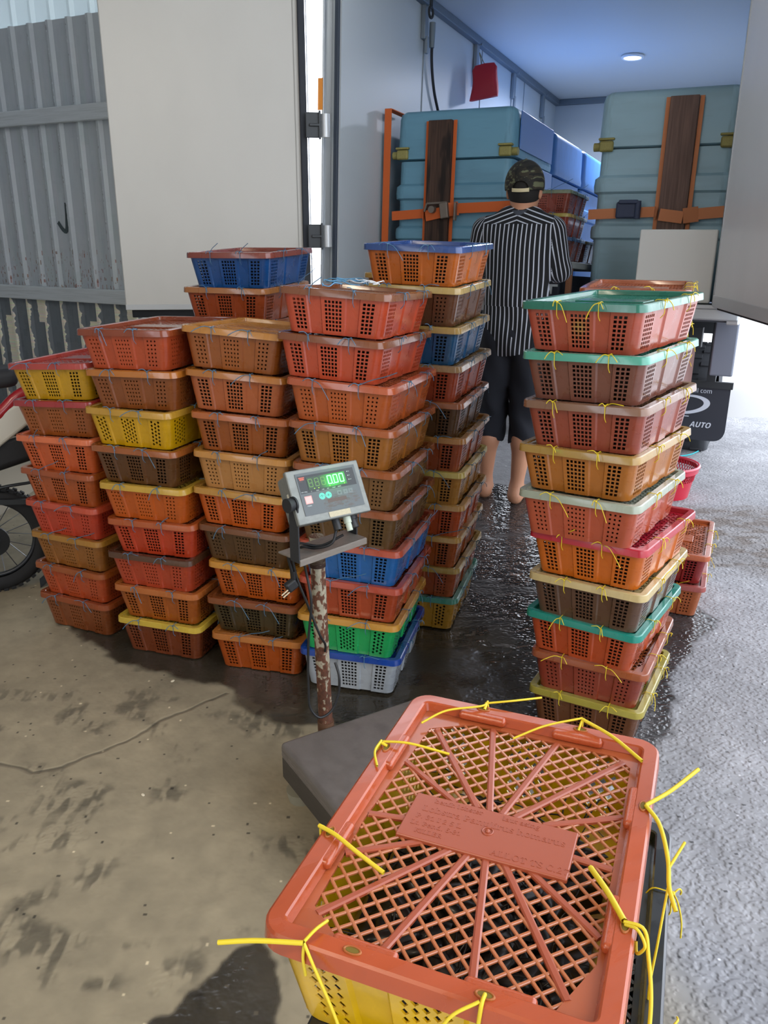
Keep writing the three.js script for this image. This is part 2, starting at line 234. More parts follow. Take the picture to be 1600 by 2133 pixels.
// left door, swung right round: its own hinge line and angle
const wm = new THREE.Matrix4().copy(truckMatrix).invert();
function worldToTruck(o) { o.applyMatrix4(wm); return o; }
{
  const d = new THREE.Group(); d.name = 'left_door'; truck.add(d); d.position.set(-0.435, 0, -4.93); d.rotation.y = 0.115; worldToTruck(d); // local -x runs from the hinge outwards
  partD('door_panel', box(1.04, 1.98, 0.055, -0.52, 1.90, 0, 0.008), doorM); partD('door_gasket', [box(0.038, 1.97, 0.03, -0.012, 1.90, 0.036, 0.008)], std('#2b3038', 0.6)); partD('door_bead', [box(0.006, 1.97, 0.012, 0.014, 1.9, 0.045, 0.002)], alu);
  partD('bottom_rail', [box(1.04, 0.030, 0.062, -0.52, 0.925, 0.002, 0.004)], std('#c9cbca', 0.4, 0.2)); partD('bottom_seal', box(0.98, 0.045, 0.03, -0.52, 0.889, 0, 0.006), rubberM);
  partD('edge_line', [box(0.004, 1.96, 0.004, -0.055, 1.9, 0.0275)], std('#a5a39a', 0.6));
  function partD(n, g, m) { part(n, g, m, d); }
  for (const y of [1.31, 1.875, 2.6]) { const h = new THREE.Group(); h.name = numbered('hinge'); truck.add(h); h.position.set(-0.415, y, -4.90); h.rotation.y = 0.1; worldToTruck(h);
    part('hinge_leaf', [box(0.075, 0.125, 0.012, 0.02, 0, 0.052, 0.004), box(0.012, 0.14, 0.03, 0.058, 0, 0.058, 0.003), box(0.055, 0.014, 0.026, 0.03, 0, 0.060, 0.003)], std('#4b4e50', 0.45, 0.6), h); part('hinge_roller', [cyl(0.026, 0.026, 0.115, 0.088, 0, 0.03, 18)], std('#d5d8d8', 0.35, 0.3), h); }
}
{
  const d = new THREE.Group(); d.name = 'right_door'; truck.add(d); d.position.set(1.585, 0, -4.02); d.rotation.y = 1.48; worldToTruck(d); // local -x runs from the hinge towards the viewer
  const P = (n, g, m) => part(n, g, m, d);
  P('door_panel', box(1.04, 1.98, 0.055, -0.52, 2.0, 0, 0.008), phys('#eceded', 0.34, { map: faint, clearcoat: 0.3, clearcoatRoughness: 0.3 })); P('bottom_rail', box(1.04, 0.055, 0.062, -0.52, 1.03, 0.0, 0.004), std('#d3d5d5', 0.4, 0.2)); P('door_bead', box(0.012, 1.98, 0.062, -0.002, 2.0, 0, 0.003), alu); P('bottom_seal', box(0.98, 0.02, 0.03, -0.52, 1.0, 0, 0.006), rubberM);  // panel paler than the left door: glare put into its colour
}
// lamp in the ceiling
{ const l = new THREE.Group(); l.name = 'ceiling_lamp'; truck.add(l); l.position.set(0.977, TH - 0.012, -2.85);
  part('lamp_ring', T(new THREE.TorusGeometry(0.075, 0.012, 10, 32), 0, 0, 0, Math.PI / 2), std('#dfe3e6', 0.4), l); part('lamp_glow', cyl(0.07, 0.07, 0.012, 0, 0.0, 0, 28), std('#ffffff', 0.4, 0, { emissive: '#e8f1ff', emissiveIntensity: 7 }), l);
  const pl = new THREE.SpotLight('#dfe8ff', 30, 0, 1.5, 0.6, 2); pl.shadow.radius = 3.5; pl.position.set(0, -0.03, 0); l.add(pl); const tg = new THREE.Object3D(); tg.position.set(0, -2, 0); l.add(tg); pl.target = tg; pl.castShadow = true; }
// under the box
part('chassis_rail', [box(0.09, 0.16, TL, 0.62, -0.19, -TL / 2), box(0.09, 0.16, TL, 1.44, -0.19, -TL / 2), box(1.9, 0.10, 0.07, TW / 2, -0.16, -0.35), box(1.9, 0.10, 0.07, TW / 2, -0.16, -1.9)], darkM, truck);
part('guard_plate', [box(0.13, 0.32, 0.04, 2.05, -0.25, -0.98, 0.01)], std('#757a86', 0.5, 0.2), truck);
part('tool_box', [box(0.34, 0.30, 0.5, 1.72, -0.33, -0.75, 0.01), box(0.35, 0.012, 0.51, 1.72, -0.24, -0.75)], std('#6e4a42', 0.7), truck);
for (const [x, lab] of [[1.79, 'wheel'], [0.27, 'wheel']]) {
  const w = new THREE.Group(); w.name = numbered(lab); truck.add(w); w.position.set(x, -0.645, -1.55);
  const tg = []; for (const dx of [-0.115, 0.115]) { const pr = [[0.2, -0.09], [0.34, -0.1], [0.375, -0.085], [0.385, -0.05], [0.385, 0.05], [0.375, 0.085], [0.34, 0.1], [0.2, 0.09]].map(([r, y]) => new THREE.Vector2(r, y)); tg.push(T(new THREE.LatheGeometry(pr, 40), dx, 0, 0, 0, 0, Math.PI / 2));
    for (let k = 0; k < 40; k++) { const a = k / 40 * Math.PI * 2; tg.push(T(new THREE.BoxGeometry(0.07, 0.016, 0.036), dx + (k % 2 ? 0.036 : -0.036), 0.386 * Math.cos(a), 0.386 * Math.sin(a), Math.PI / 2 - (Math.PI / 2 - a))); } }
  part('tyre', tg, std('#3a3c40', 0.9), w); part('rim', [cyl(0.2, 0.2, 0.36, 0, 0, 0, 24, 0, 0, Math.PI / 2)], steelM, w);
}
for (const x of [1.82, 0.24]) { // mudflaps with printing
  const f = new THREE.Group(); f.name = numbered('mudflap'); truck.add(f); f.position.set(x + (x > 1 ? 0.03 : 0), -0.825, -1.12);
  const s = new THREE.Shape(); s.moveTo(-0.26, 0.33); s.lineTo(-0.26, 0.08); s.quadraticCurveTo(-0.26, 0, -0.18, 0); s.lineTo(0.18, 0); s.quadraticCurveTo(0.26, 0, 0.26, 0.08); s.lineTo(0.26, 0.33); s.lineTo(-0.26, 0.33);
  part('flap', new THREE.ExtrudeGeometry(s, { depth: 0.012, bevelEnabled: false }), std('#272a33', 0.7), f); part('flap_bracket', [box(0.54, 0.04, 0.04, 0, 0.345, 0), box(0.05, 0.40, 0.03, -0.18, 0.56, 0), box(0.05, 0.40, 0.03, 0.14, 0.56, 0)], darkM, f);
  if (x > 1) {
    const ink = std('#c3c8d2', 0.7), P = (n, g) => { const m = part(n, g, ink, f); m.position.z = 0.0125; return m; };
    const el = new THREE.Shape(); el.absellipse(0, 0, 0.145, 0.060, 0, Math.PI * 2); const eh = new THREE.Path(); eh.absellipse(-0.014, 0.003, 0.122, 0.046, 0, Math.PI * 2); el.holes.push(eh);
    const eg = new THREE.ExtrudeGeometry(el, { depth: 0.0015, bevelEnabled: false, curveSegments: 40 }); eg.rotateZ(0.12); eg.translate(0.010, 0.215, 0); P('emblem', eg);
    const ring = (cx, cy, a, b) => { const r = new THREE.Shape(); r.absellipse(0, 0, a, b, 0, 6.2832); const h = new THREE.Path(); h.absellipse(0, 0, a * 0.62, b * 0.62, 0, 6.2832); r.holes.push(h); const g = new THREE.ExtrudeGeometry(r, { depth: 0.0015, bevelEnabled: false, curveSegments: 24 }); g.translate(cx, cy, 0); return g; };
    P('emblem_figure', [ring(0.040, 0.229, 0.023, 0.016), ring(0.026, 0.199, 0.026, 0.019), box(0.10, 0.005, 0.0015, -0.01, 0.143, 0.0007)]);
    const F = await new FontLoader().loadAsync('fonts/droid/droid_sans_bold.typeface.json'), F2 = await new FontLoader().loadAsync('fonts/droid/droid_sans_regular.typeface.json');
    const tx = (t, size, font, x0, y0, sk = 0) => { const g = new TextGeometry(t, { font, size, depth: 0.0015, curveSegments: 4 }); g.computeBoundingBox(); g.translate(x0 - g.boundingBox.max.x, y0, 0); if (sk) g.applyMatrix4(new THREE.Matrix4().makeShear(0, 0, sk, 0, 0, 0)); return g; };
    P('lettering', tx('gmail com', 0.026, F2, 0.155, 0.293)); P('lettering', tx('AUTO', 0.033, F, 0.15, 0.08, 0.25));
  }
}
// ---------------------------------------------------------------- load: fish tubs, planks, straps
const tubM = phys('#6d9fb6', 0.5, { map: grime }), tubM2 = phys('#4579b8', 0.4, { map: grime }), sheetBlue = phys('#3a70b8', 0.35, { clearcoat: 0.3 });
function ring(w, d, r, off, y, n = 6) { const out = []; const hw = w / 2 + off, hd = d / 2 + off; const rr2 = r + off; for (const [sx, sz, a0] of [[1, 1, 0], [-1, 1, 90], [-1, -1, 180], [1, -1, 270]]) for (let k = 0; k <= n; k++) { const a = (a0 + 90 * k / n) * D2R; out.push([sx * (hw - rr2) + rr2 * Math.cos(a), y, sz * (hd - rr2) + rr2 * Math.sin(a)]); } return out; }
function skin(rings, cap0 = true, cap1 = true) { // stack of equal rings (counter-clockwise seen from above) -> closed surface
  const pos = [], idx = [], uv = []; const n = rings[0].length;
  rings.forEach((r, j) => r.forEach((p, i) => { pos.push(...p); uv.push(i / n * 3, p[1]); }));
  for (let j = 0; j < rings.length - 1; j++) for (let i = 0; i < n; i++) { const a = j * n + i, b = j * n + (i + 1) % n, c = a + n, d = b + n; idx.push(a, c, b, b, c, d); }
  const cap = (j, flip) => { const c = pos.length / 3, r = rings[j]; pos.push(r.reduce((s, p) => s + p[0], 0) / n, r[0][1], r.reduce((s, p) => s + p[2], 0) / n); uv.push(0, 0); for (let i = 0; i < n; i++) { const a = j * n + i, b = j * n + (i + 1) % n; flip ? idx.push(c, b, a) : idx.push(c, a, b); } };
  if (cap0) cap(0, false); if (cap1) cap(rings.length - 1, true);
  const g = new THREE.BufferGeometry(); g.setAttribute('position', new THREE.Float32BufferAttribute(pos, 3)); g.setAttribute('uv', new THREE.Float32BufferAttribute(uv, 2)); g.setIndex(idx);
  return toCreasedNormals(g, 0.7);
}
const BODY_PROFILE = [[0.015, -0.012], [0.03, 0], [0.28, 0], [0.305, 0.002], [0.315, 0.02], [0.345, 0.023], [0.37, 0.02], [0.385, 0.001], [0.50, 0], [0.525, 0.002], [0.535, 0.022], [0.565, 0.026], [0.60, 0.022], [0.615, 0.001], [0.735, 0]];
const LID_PROFILE = [[0.742, 0.0], [0.746, 0.018], [0.77, 0.022], [0.80, 0.016], [0.96, 0.012], [0.985, 0.004], [1.0, -0.02]];
function tub(name, label, w, d, pos, mat, latches = true, tall = 1.04) {
  const t = inTruck(name, label, 'fish tub', pos, 0);
  part('tub_body', skin(BODY_PROFILE.map(([y, o]) => ring(w, d, 0.05, o, y * tall))), mat, t);
  part('tub_lid', skin(LID_PROFILE.map(([y, o]) => ring(w, d, 0.05, o, y * tall))), mat, t);
  if (latches) for (const s of [-1, 1]) part('latch', [box(0.075, 0.055, 0.03, s * (w / 2 - 0.035), 0.80, d / 2 + 0.02, 0.012), box(0.085, 0.012, 0.035, s * (w / 2 - 0.035), 0.835, d / 2 + 0.02, 0.005), cyl(0.022, 0.022, 0.045, s * (w / 2 + 0.012), 0.80, d / 2, 12, 0, 0, Math.PI / 2)], std('#9d9558', 0.6, 0.2, { map: grime }), t);
  return t;
}
const TUBD = 0.78;
const t1 = tub('fish_tub', 'teal-blue fish tub with a dark plank strapped on its face by the truck wall', 0.71, TUBD, [0.47, 0, -0.52 - TUBD / 2], tubM);
part('side_panel', [box(0.006, 0.20, TUBD - 0.10, 0.379, 0.92, 0, 0.002), box(0.006, 0.10, TUBD - 0.10, 0.388, 0.71, 0, 0.002)], sheetBlue, t1);
const t2 = tub('fish_tub', 'deep blue fish tub just behind the teal one that wears a plank by the wall', 0.71, TUBD, [0.47, 0, -0.52 - TUBD * 1.5 - 0.065], tubM2, false);
const t3 = tub('fish_tub', 'farthest deep blue fish tub in the row along the truck wall', 0.71, TUBD, [0.47, 0, -0.52 - TUBD * 2.5 - 0.13], tubM2, false);
const t4 = tub('fish_tub', 'blue fish tub paled by painted flare haze, with plank behind the white foam board', 0.68, TUBD, [1.665, 0, -0.50 - TUBD / 2], phys('#a6c8d6', 0.5, { map: grime }), true, 1.07);  // tub colour paled to paint in flare haze
const woodTex = dataTex(128, 512, (u, v) => { const n = fbm(u * 22, v * 5, 4), s = fbm(u * 4, v * 6, 3); const k = 0.55 + 0.5 * n; const d = smooth(0.35, 0.6, s) * 0.55 + 0.55; return [0.33 * k * d, 0.24 * k * d, 0.19 * k * d]; }, true);
const strapM = std('#d4652a', 0.75), strapM2 = std('#d88a5c', 0.75), woodHazed = dataTex(128, 512, (u, v) => { const n = fbm(u * 22, v * 5, 4), k = 0.75 + 0.4 * n; return [0.50 * k, 0.40 * k, 0.36 * k]; }, true);  // second strap and plank colours lightened: flare haze painted in
function plankAndStrap(x, zf, y0, y1, w, label, slabel, mat, span, sy, buckle) {
  const p = inTruck('wooden_plank', label, 'plank', [x, (y0 + y1) / 2, zf + 0.045]);
  part('board', box(w, y1 - y0, 0.03, 0, 0, 0, 0.004), std('#ffffff', 0.85, 0, { map: buckle ? woodHazed : woodTex }), p);
  const s = inTruck('cargo_strap', slabel, 'strap', [x, 0, zf + 0.03]);
  part('vertical_webbing', [box(0.022, y1 - y0, 0.004, -w / 2 - 0.0125, (y0 + y1) / 2, 0.004, 0.0015), box(0.022, y1 - y0, 0.004, w / 2 + 0.0125, (y0 + y1) / 2, 0.004, 0.0015)], mat, s);
  const a = [span[0] - x, sy[0], 0.008], b = [-w / 2 - 0.02, sy[0] + 0.012, 0.014], c = [w / 2 + 0.06, sy[1], 0.014], d2 = [span[1] - x, sy[1] + 0.012, 0.008];
  part('webbing', [bar(a, b, 0.005, 0.052), bar(b, [-w / 2 - 0.006, sy[0], 0.043], 0.005, 0.056), bar([-w / 2 + 0.01, sy[0] - 0.004, 0.043], [w / 2 - 0.01, sy[1] - 0.02, 0.046], 0.006, 0.06), bar([w / 2 - 0.01, sy[1] - 0.012, 0.046], c, 0.006, 0.075), bar(c, d2, 0.005, 0.056)], mat, s);
  part('buckle', buckle ? [box(0.13, 0.085, 0.025, -w * 1.6, sy[0] + 0.02, 0.03, 0.012), box(0.10, 0.02, 0.035, -w * 1.6, sy[0] + 0.06, 0.04, 0.006), cyl(0.016, 0.016, 0.09, -w * 1.6 + 0.05, sy[0] + 0.02, 0.04, 12)] : [bar([-w / 2 + 0.02, sy[0] + 0.065, 0.052], [w / 2 + 0.0, sy[0] + 0.07, 0.056], 0.01, 0.01), bar([-w / 2 + 0.005, sy[0] + 0.02, 0.052], [-w / 2 + 0.02, sy[0] + 0.065, 0.052], 0.01, 0.01), box(0.05, 0.09, 0.03, w / 2 - 0.01, sy[0] + 0.025, 0.06, 0.006, 0, 0, 0.15), box(0.012, 0.10, 0.03, w / 2 + 0.055, sy[0] + 0.02, 0.05, 0.003), cyl(0.02, 0.02, 0.04, -w / 2 + 0.06, sy[0] + 0.03, 0.062, 12, Math.PI / 2)], buckle ? std('#3c4660', 0.6) : std('#7c7166', 0.45, 0.5), s);
}
plankAndStrap(0.40, -0.52, 0.03, 0.975, 0.145, 'dark weathered plank upright on the face of the teal tub by the truck wall', 'orange ratchet strap pulled round the teal tub and its dark plank', strapM, [0.10, 0.86], [0.455, 0.495], false);
plankAndStrap(1.74, -0.50, 0.26, 1.02, 0.14, 'plank paled by painted haze, upright on the pale tub behind the foam board', 'orange strap paled by painted haze, dark buckle, round the tub near the foam board', strapM2, [1.30, 2.0], [0.455, 0.455], true);
{ const s = inTruck('corner_strap', 'orange strap hanging down the wall-side corner of the teal tub', 'strap', [0.046, 0, -0.53]); part('webbing', [box(0.045, 1.04, 0.006, 0, 0.54, 0.03, 0.002), box(0.05, 0.006, 0.25, 0.004, 1.055, -0.095, 0.002)], strapM, s); }
// white foam board in front of the pale tub
{ const b = inTruck('foam_board', 'white foam board standing at the truck sill in front of the pale blue tub', 'foam board', [1.835, 0.013, -0.085]); part('board', box(0.36, 0.34, 0.035, 0, 0.172, 0, 0.008), std('#e9eae4', 0.85), b); part('edge_strip', box(0.03, 0.36, 0.02, 0.205, 0.18, -0.01, 0.003), std('#7d8a9a', 0.6), b); }
// low rack between the tubs that carries the crates at the truck's tail
{ const r = inTruck('low_rack', 'low dark rack with a pale top board carrying brown crates inside the truck', 'rack', [1.085, 0.002, -0.70]);
  part('top_board', [box(0.41, 0.035, 0.98, 0, 0.182, 0, 0.004)], std('#a9aca8', 0.7), r); part('apron', box(0.42, 0.03, 0.02, 0, 0.145, 0.47, 0.003), std('#8f8f88', 0.7), r); part('bracket_plate', [box(0.08, 0.012, 0.012, 0.10, 0.075, 0.475), box(0.02, 0.04, 0.012, 0.10, 0.05, 0.475)], std('#b5b8b5', 0.6), r);
  for (const sx of [-1, 1]) for (const sz of [-1, 1]) part('leg', box(0.03, 0.165, 0.03, sx * 0.195, 0.0825, sz * 0.46, 0.003), std('#8a5a3a', 0.7), r); part('dark_bin', box(0.32, 0.13, 0.88, -0.02, 0.066, 0, 0.01), std('#262a33', 0.7), r); }
// bag and cable on the wall
{ const b = inTruck('red_bag', 'red plastic bag hung on the truck wall above the teal tub', 'bag', [0.135, 1.364, -1.88], 0.0);
  const pr = []; for (let j = 0; j <= 8; j++) { const t = j / 8; const w = lerp(0.205, 0.185, t) * (1 - 0.25 * smooth(0.86, 1, t)), th = 0.030 * Math.sin(Math.PI * clamp(0.12 + 0.85 * t)) + 0.006; pr.push(ring(w, th * 2, th * 0.9, 0, 0.225 * t, 5).map(([x, y, z]) => [x + 0.008 * Math.sin(9 * x + 5 * t), y + 0.012 * Math.sin(11 * x), z + 0.006 * Math.sin(25 * x + 3 * t)])); }
  part('bag_body', skin(pr), std('#b4212f', 0.55), b); part('hanging_cord', [tube([[-0.03, 0.215, 0], [-0.06, 0.28, -0.05], [-0.085, 0.33, -0.09], [-0.05, 0.28, -0.05], [0.0, 0.215, 0]], 0.003, 16, 5)], std('#8a8460', 0.7), b);
  const c = inTruck('wall_cable', 'thick black cable hanging down the truck wall from its ceiling rail', 'cable', [0, 0, 0]); part('sheath', tube([[0.035, 1.60, -1.14], [0.03, 1.47, -1.15], [0.025, 1.30, -1.22], [0.025, 1.14, -1.34], [0.03, 0.98, -1.40]], 0.010, 24, 8), std('#23272b', 0.6), c); part('cable_end', [cyl(0.016, 0.02, 0.10, 0.036, 1.58, -1.13, 12), cyl(0.02, 0.02, 0.05, 0.036, 1.65, -1.13, 12)], std('#7b868c', 0.6), c);
  const k = inTruck('hanging_hook', 'dark hook loop hanging under the truck ceiling near the rear post', 'hook', [0.10, 1.62, -0.95]); part('loop', T(new THREE.TorusGeometry(0.03, 0.008, 8, 20), 0, 0.06, 0, 0, Math.PI / 2), darkM, k); part('strap', box(0.012, 0.11, 0.03, 0, 0.135, 0, 0.004), darkM, k); }
// ---------------------------------------------------------------- lidded plastic crates
const CW = 0.287, CL = 0.403, CP = 0.1172, CH = CP - 0.004;      // body at the top; pitch of a stack
function crateBody(kind, y0 = 0.0126) {
  const pos = [], uv = []; let cur = 0;
  const tri = (a, b, c) => { pos.push(...a, ...b, ...c); for (const p of [a, b, c]) uv.push(p[0] + p[2] * 0.9 + 0.3, p[1]); };
  const quad = (a, b, c, d) => { tri(a, b, c); tri(a, c, d); };
  const hx = (v) => lerp(0.1275, CW / 2, v), hz = (v) => lerp(0.184, CL / 2, v), rc = 0.018, th = 0.0024, proud = 0.004;
  const sides = [[[0, 0, 1], [1, 0, 0], hz, hx], [[1, 0, 0], [0, 0, -1], hx, hz], [[0, 0, -1], [-1, 0, 0], hz, hx], [[-1, 0, 0], [0, 0, 1], hx, hz]];
  const frac = { big: [0.68, 0.64], small: [0.42, 0.42], diamond: [0.82, 0.84] }[kind];
  sides.forEach(([n, t, dn, dt], si) => {
    const P = (u, v, off) => { const a = (u * 2 - 1) * (dt(v) - rc), d = dn(v) + off; return [n[0] * d + t[0] * a, y0 + v * (CH - y0), n[2] * d + t[2] * a]; };
    const short = si % 2 === 0;
    const segs = short ? [['h', 0, 0.19, 3], ['f', 0.205, 0.345], ['h', 0.36, 0.635, 5], ['f', 0.65, 0.79], ['h', 0.805, 1, 3]] : [['h', 0, 0.21, 5], ['f', 0.225, 0.40], ['p', 0.415, 0.585], ['f', 0.60, 0.775], ['h', 0.79, 1, 5]];
    const strip = (u0, u1, o0, o1, v0 = 0, v1 = 1) => { quad(P(u0, v0, o0), P(u1, v0, o1), P(u1, v1, o1), P(u0, v1, o0)); quad(P(u0, v1, o0 - th), P(u1, v1, o1 - th), P(u1, v0, o1 - th), P(u0, v0, o0 - th)); };
    segs.forEach(([ty, u0, u1, cols], k) => {
      const o = ty === 'f' ? 0 : proud;
      if (k) { const [pt, , pu1] = segs[k - 1]; strip(pu1, u0, pt === 'f' ? 0 : proud, o); }
      if (ty !== 'h') return strip(u0, u1, o, o);
      const m = (u1 - u0) * 0.12, ua = u0 + m, ub = u1 - m, va = 0.085, vb = 0.90; let nc = cols, nr = kind === 'small' ? 7 : 8;
      if (kind === 'diamond') nr = 7;
      strip(u0, ua, o, o); strip(ub, u1, o, o); strip(ua, ub, o, o, 0, va); strip(ua, ub, o, o, vb, 1);
      const cell = (x0, x1, y0, y1, hole) => {
        const C = [[x0, y0], [x1, y0], [x1, y1], [x0, y1]], cx = (x0 + x1) / 2, cy = (y0 + y1) / 2, w = (x1 - x0) / 2 * frac[0], h = (y1 - y0) / 2 * frac[1];
        if (!hole) return strip(x0, x1, o, o, y0, y1);
        const H = kind === 'diamond' ? [[cx, cy - h], [cx + w, cy], [cx, cy + h], [cx - w, cy]] : [[cx - w, cy - h], [cx + w, cy - h], [cx + w, cy + h], [cx - w, cy + h]];
        for (let i = 0; i < 4; i++) { const j = (i + 1) % 4; const pc = P(...C[i], o), pd = P(...C[j], o), ph = P(...H[i], o), pg = P(...H[j], o); const qc = P(...C[i], o - th), qd = P(...C[j], o - th), qh = P(...H[i], o - th), qg = P(...H[j], o - th);
          if (kind === 'diamond') { tri(pc, pd, ph); tri(ph, pd, pg); tri(qc, qh, qd); tri(qh, qg, qd); } else { quad(pc, pd, pg, ph); quad(qh, qg, qd, qc); }
          quad(ph, pg, qg, qh); }
      };
      const cw = (ub - ua) / nc, ch = (vb - va) / nr;
      if (kind !== 'diamond') { for (let i = 0; i < nc; i++) for (let j = 0; j < nr; j++) cell(ua + i * cw, ua + (i + 1) * cw, va + j * ch, va + (j + 1) * ch, true); }
      else { const hr = ch / 2; for (let i = 0; i < nc; i++) { const off = i % 2 ? hr : 0; if (off) { strip(ua + i * cw, ua + (i + 1) * cw, o, o, va, va + hr); strip(ua + i * cw, ua + (i + 1) * cw, o, o, vb - hr, vb); } for (let j = 0; j < nr - (off ? 1 : 0); j++) cell(ua + i * cw, ua + (i + 1) * cw, va + off + j * ch, va + off + (j + 1) * ch, true); } }
    });
    // rounded corner to the next side
    const n2 = sides[(si + 1) % 4][0], K = 4; const Q = (k, v, off) => { const a = k / K * Math.PI / 2, cx = hx(v) - rc, cz = hz(v) - rc, s = [n[0] + n2[0], n[2] + n2[2]]; const dx = n[0] * Math.cos(a) + n2[0] * Math.sin(a), dz = n[2] * Math.cos(a) + n2[2] * Math.sin(a); return [s[0] * cx + dx * (rc + off), y0 + v * (CH - y0), s[1] * cz + dz * (rc + off)]; };
    for (let k = 0; k < K; k++) { quad(Q(k, 0, proud), Q(k + 1, 0, proud), Q(k + 1, 1, proud), Q(k, 1, proud)); quad(Q(k, 1, proud - th), Q(k + 1, 1, proud - th), Q(k + 1, 0, proud - th), Q(k, 0, proud - th)); }
  });
  const bx = 0.126, bz = 0.182; quad([-bx, 0.0140, -bz], [bx, 0.0140, -bz], [bx, 0.0140, bz], [-bx, 0.0140, bz]); quad([-bx, 0.0160, bz], [bx, 0.0160, bz], [bx, 0.0160, -bz], [-bx, 0.0160, -bz]);
  const g = new THREE.BufferGeometry(); g.setAttribute('position', new THREE.Float32BufferAttribute(pos, 3)); g.setAttribute('uv', new THREE.Float32BufferAttribute(uv, 2));
  return merged([toCreasedNormals(g, 0.55), ...[-1, 1].flatMap((a) => [-1, 1].map((b) => box(0.03, y0 - 0.0016 + 0.003, 0.03, a * 0.095, (y0 + 0.007) / 2, b * 0.145, 0.001)))]);
}
// ---- lid: rim swept round a rounded rectangle, flat margin, diagonal lattice, spokes, name plate; y = 0 is the rim's top
const LW = 0.314, LL = 0.430;
function sweepRect(profile, r = 0.026, n = 6) { // profile: [outward offset, y], closed loop
  const rings = profile.map(([o, y]) => ring(LW, LL, r, o, y, n)); const pos = [], idx = [], uv = [], m = rings[0].length;
  rings.forEach((g, j) => g.forEach((p, i) => { pos.push(...p); uv.push(p[0] + p[2], p[1] + j * 0.01); }));
  for (let j = 0; j < rings.length; j++) for (let i = 0; i < m; i++) { const j2 = (j + 1) % rings.length, a = j * m + i, b = j * m + (i + 1) % m, c = j2 * m + i, d = j2 * m + (i + 1) % m; idx.push(a, b, c, b, d, c); }
  const g = new THREE.BufferGeometry(); g.setAttribute('position', new THREE.Float32BufferAttribute(pos, 3)); g.setAttribute('uv', new THREE.Float32BufferAttribute(uv, 2)); g.setIndex(idx);
  return toCreasedNormals(g, 0.6);
}
const rimGeo = sweepRect([[-0.0225, -0.0115], [-0.0195, -0.0015], [-0.0175, 0], [-0.003, 0], [-0.0005, -0.002], [0, -0.005], [0.0012, -0.0185], [-0.002, -0.0185], [-0.003, -0.006], [-0.016, -0.004], [-0.0195, -0.0145]]);
const LATTICE = [[-0.118, -0.155], [-0.07, -0.184], [0.108, -0.182], [0.127, -0.165], [0.129, 0.13], [0.105, 0.186], [-0.085, 0.190], [-0.125, 0.16], [-0.129, 0.03]];
const LY = -0.012;                                       // top of the panel
const clipLine = (p, q) => { // a line clipped to the lattice field
  let ts = []; const N = LATTICE.length; for (let i = 0; i < N; i++) { const a = LATTICE[i], b = LATTICE[(i + 1) % N]; const ex = b[0] - a[0], ez = b[1] - a[1], dx = q[0] - p[0], dz = q[1] - p[1], det = dx * -ez + dz * ex; if (Math.abs(det) < 1e-12) continue; const rx = a[0] - p[0], rz = a[1] - p[1], t = (rx * -ez + rz * ex) / det, s = (dx * rz - dz * rx) / det; if (s >= 0 && s <= 1) ts.push(t); }
  if (ts.length < 2) return null; ts.sort((x, y) => x - y); const f = (t) => [p[0] + (q[0] - p[0]) * t, p[1] + (q[1] - p[1]) * t]; return [f(ts[0]), f(ts[ts.length - 1])];
};
function roundBar(a, b, w, h, y) { // bar with a slightly domed top, top at y
  const d = [b[0] - a[0], b[1] - a[1]], L = Math.hypot(...d), s = new THREE.Shape(); s.moveTo(-w / 2, -h); s.lineTo(w / 2, -h); s.lineTo(w / 2, -h * 0.3); s.lineTo(w * 0.28, 0); s.lineTo(-w * 0.28, 0); s.lineTo(-w / 2, -h * 0.3); s.lineTo(-w / 2, -h);
  const g = new THREE.ExtrudeGeometry(s, { depth: L, bevelEnabled: false }); g.applyMatrix4(new THREE.Matrix4().makeRotationY(Math.atan2(d[0], d[1])).setPosition(a[0], y, a[1])); return g;
}
function latticeGeo(pitch = 0.0148, w = 0.0038, fam = [1, -1], simple = false) {
  const gs = [];
  for (const s of fam) for (let c = -0.33; c < 0.33; c += pitch) { const l = clipLine([c - 0.4, -s * 0.4], [c + 0.4, s * 0.4]); if (l && Math.hypot(l[1][0] - l[0][0], l[1][1] - l[0][1]) > 0.012) gs.push(simple ? bar([l[0][0], LY - 0.0022, l[0][1]], [l[1][0], LY - 0.0022, l[1][1]], w, 0.003) : roundBar(l[0], l[1], w, 0.0022, LY - 0.0004 - (s > 0 ? 0 : 0.0003))); }
  return merged(gs);
}
const marginGeo = (() => { const s = new THREE.Shape(); const w = 0.1352, l = 0.1932; s.moveTo(-w, -l); s.lineTo(w, -l); s.lineTo(w, l); s.lineTo(-w, l); s.lineTo(-w, -l); const h = new THREE.Path(); LATTICE.forEach(([x, z], i) => (i ? h.lineTo(x, -z) : h.moveTo(x, -z))); h.closePath(); s.holes.push(h); const g = new THREE.ExtrudeGeometry(s, { depth: 0.003, bevelEnabled: false }); g.rotateX(-Math.PI / 2); g.translate(0, LY - 0.003, 0); return merged(g); })();
const SPOKES = [[-0.109, -0.157], [-0.043, -0.183], [0.038, -0.183], [0.118, -0.174], [0.128, -0.074], [0.128, 0.009], [0.128, 0.099], [0.112, 0.174], [0.035, 0.188], [-0.049, 0.189], [-0.119, 0.167], [-0.127, 0.086], [-0.128, 0.021], [-0.122, -0.08]];
const spokeGeo = SPOKES.map(([x, z]) => { const k = Math.min(0.085 / Math.abs(x || 1e-6), 0.033 / Math.abs(z || 1e-6)) * 0.9; return roundBar([x * k, z * k], [x, z], 0.0078, 0.004, LY + 0.0010); });
const plateGeo = box(0.178, 0.006, 0.072, 0, LY + 0.0002, 0.008, 0.0018);
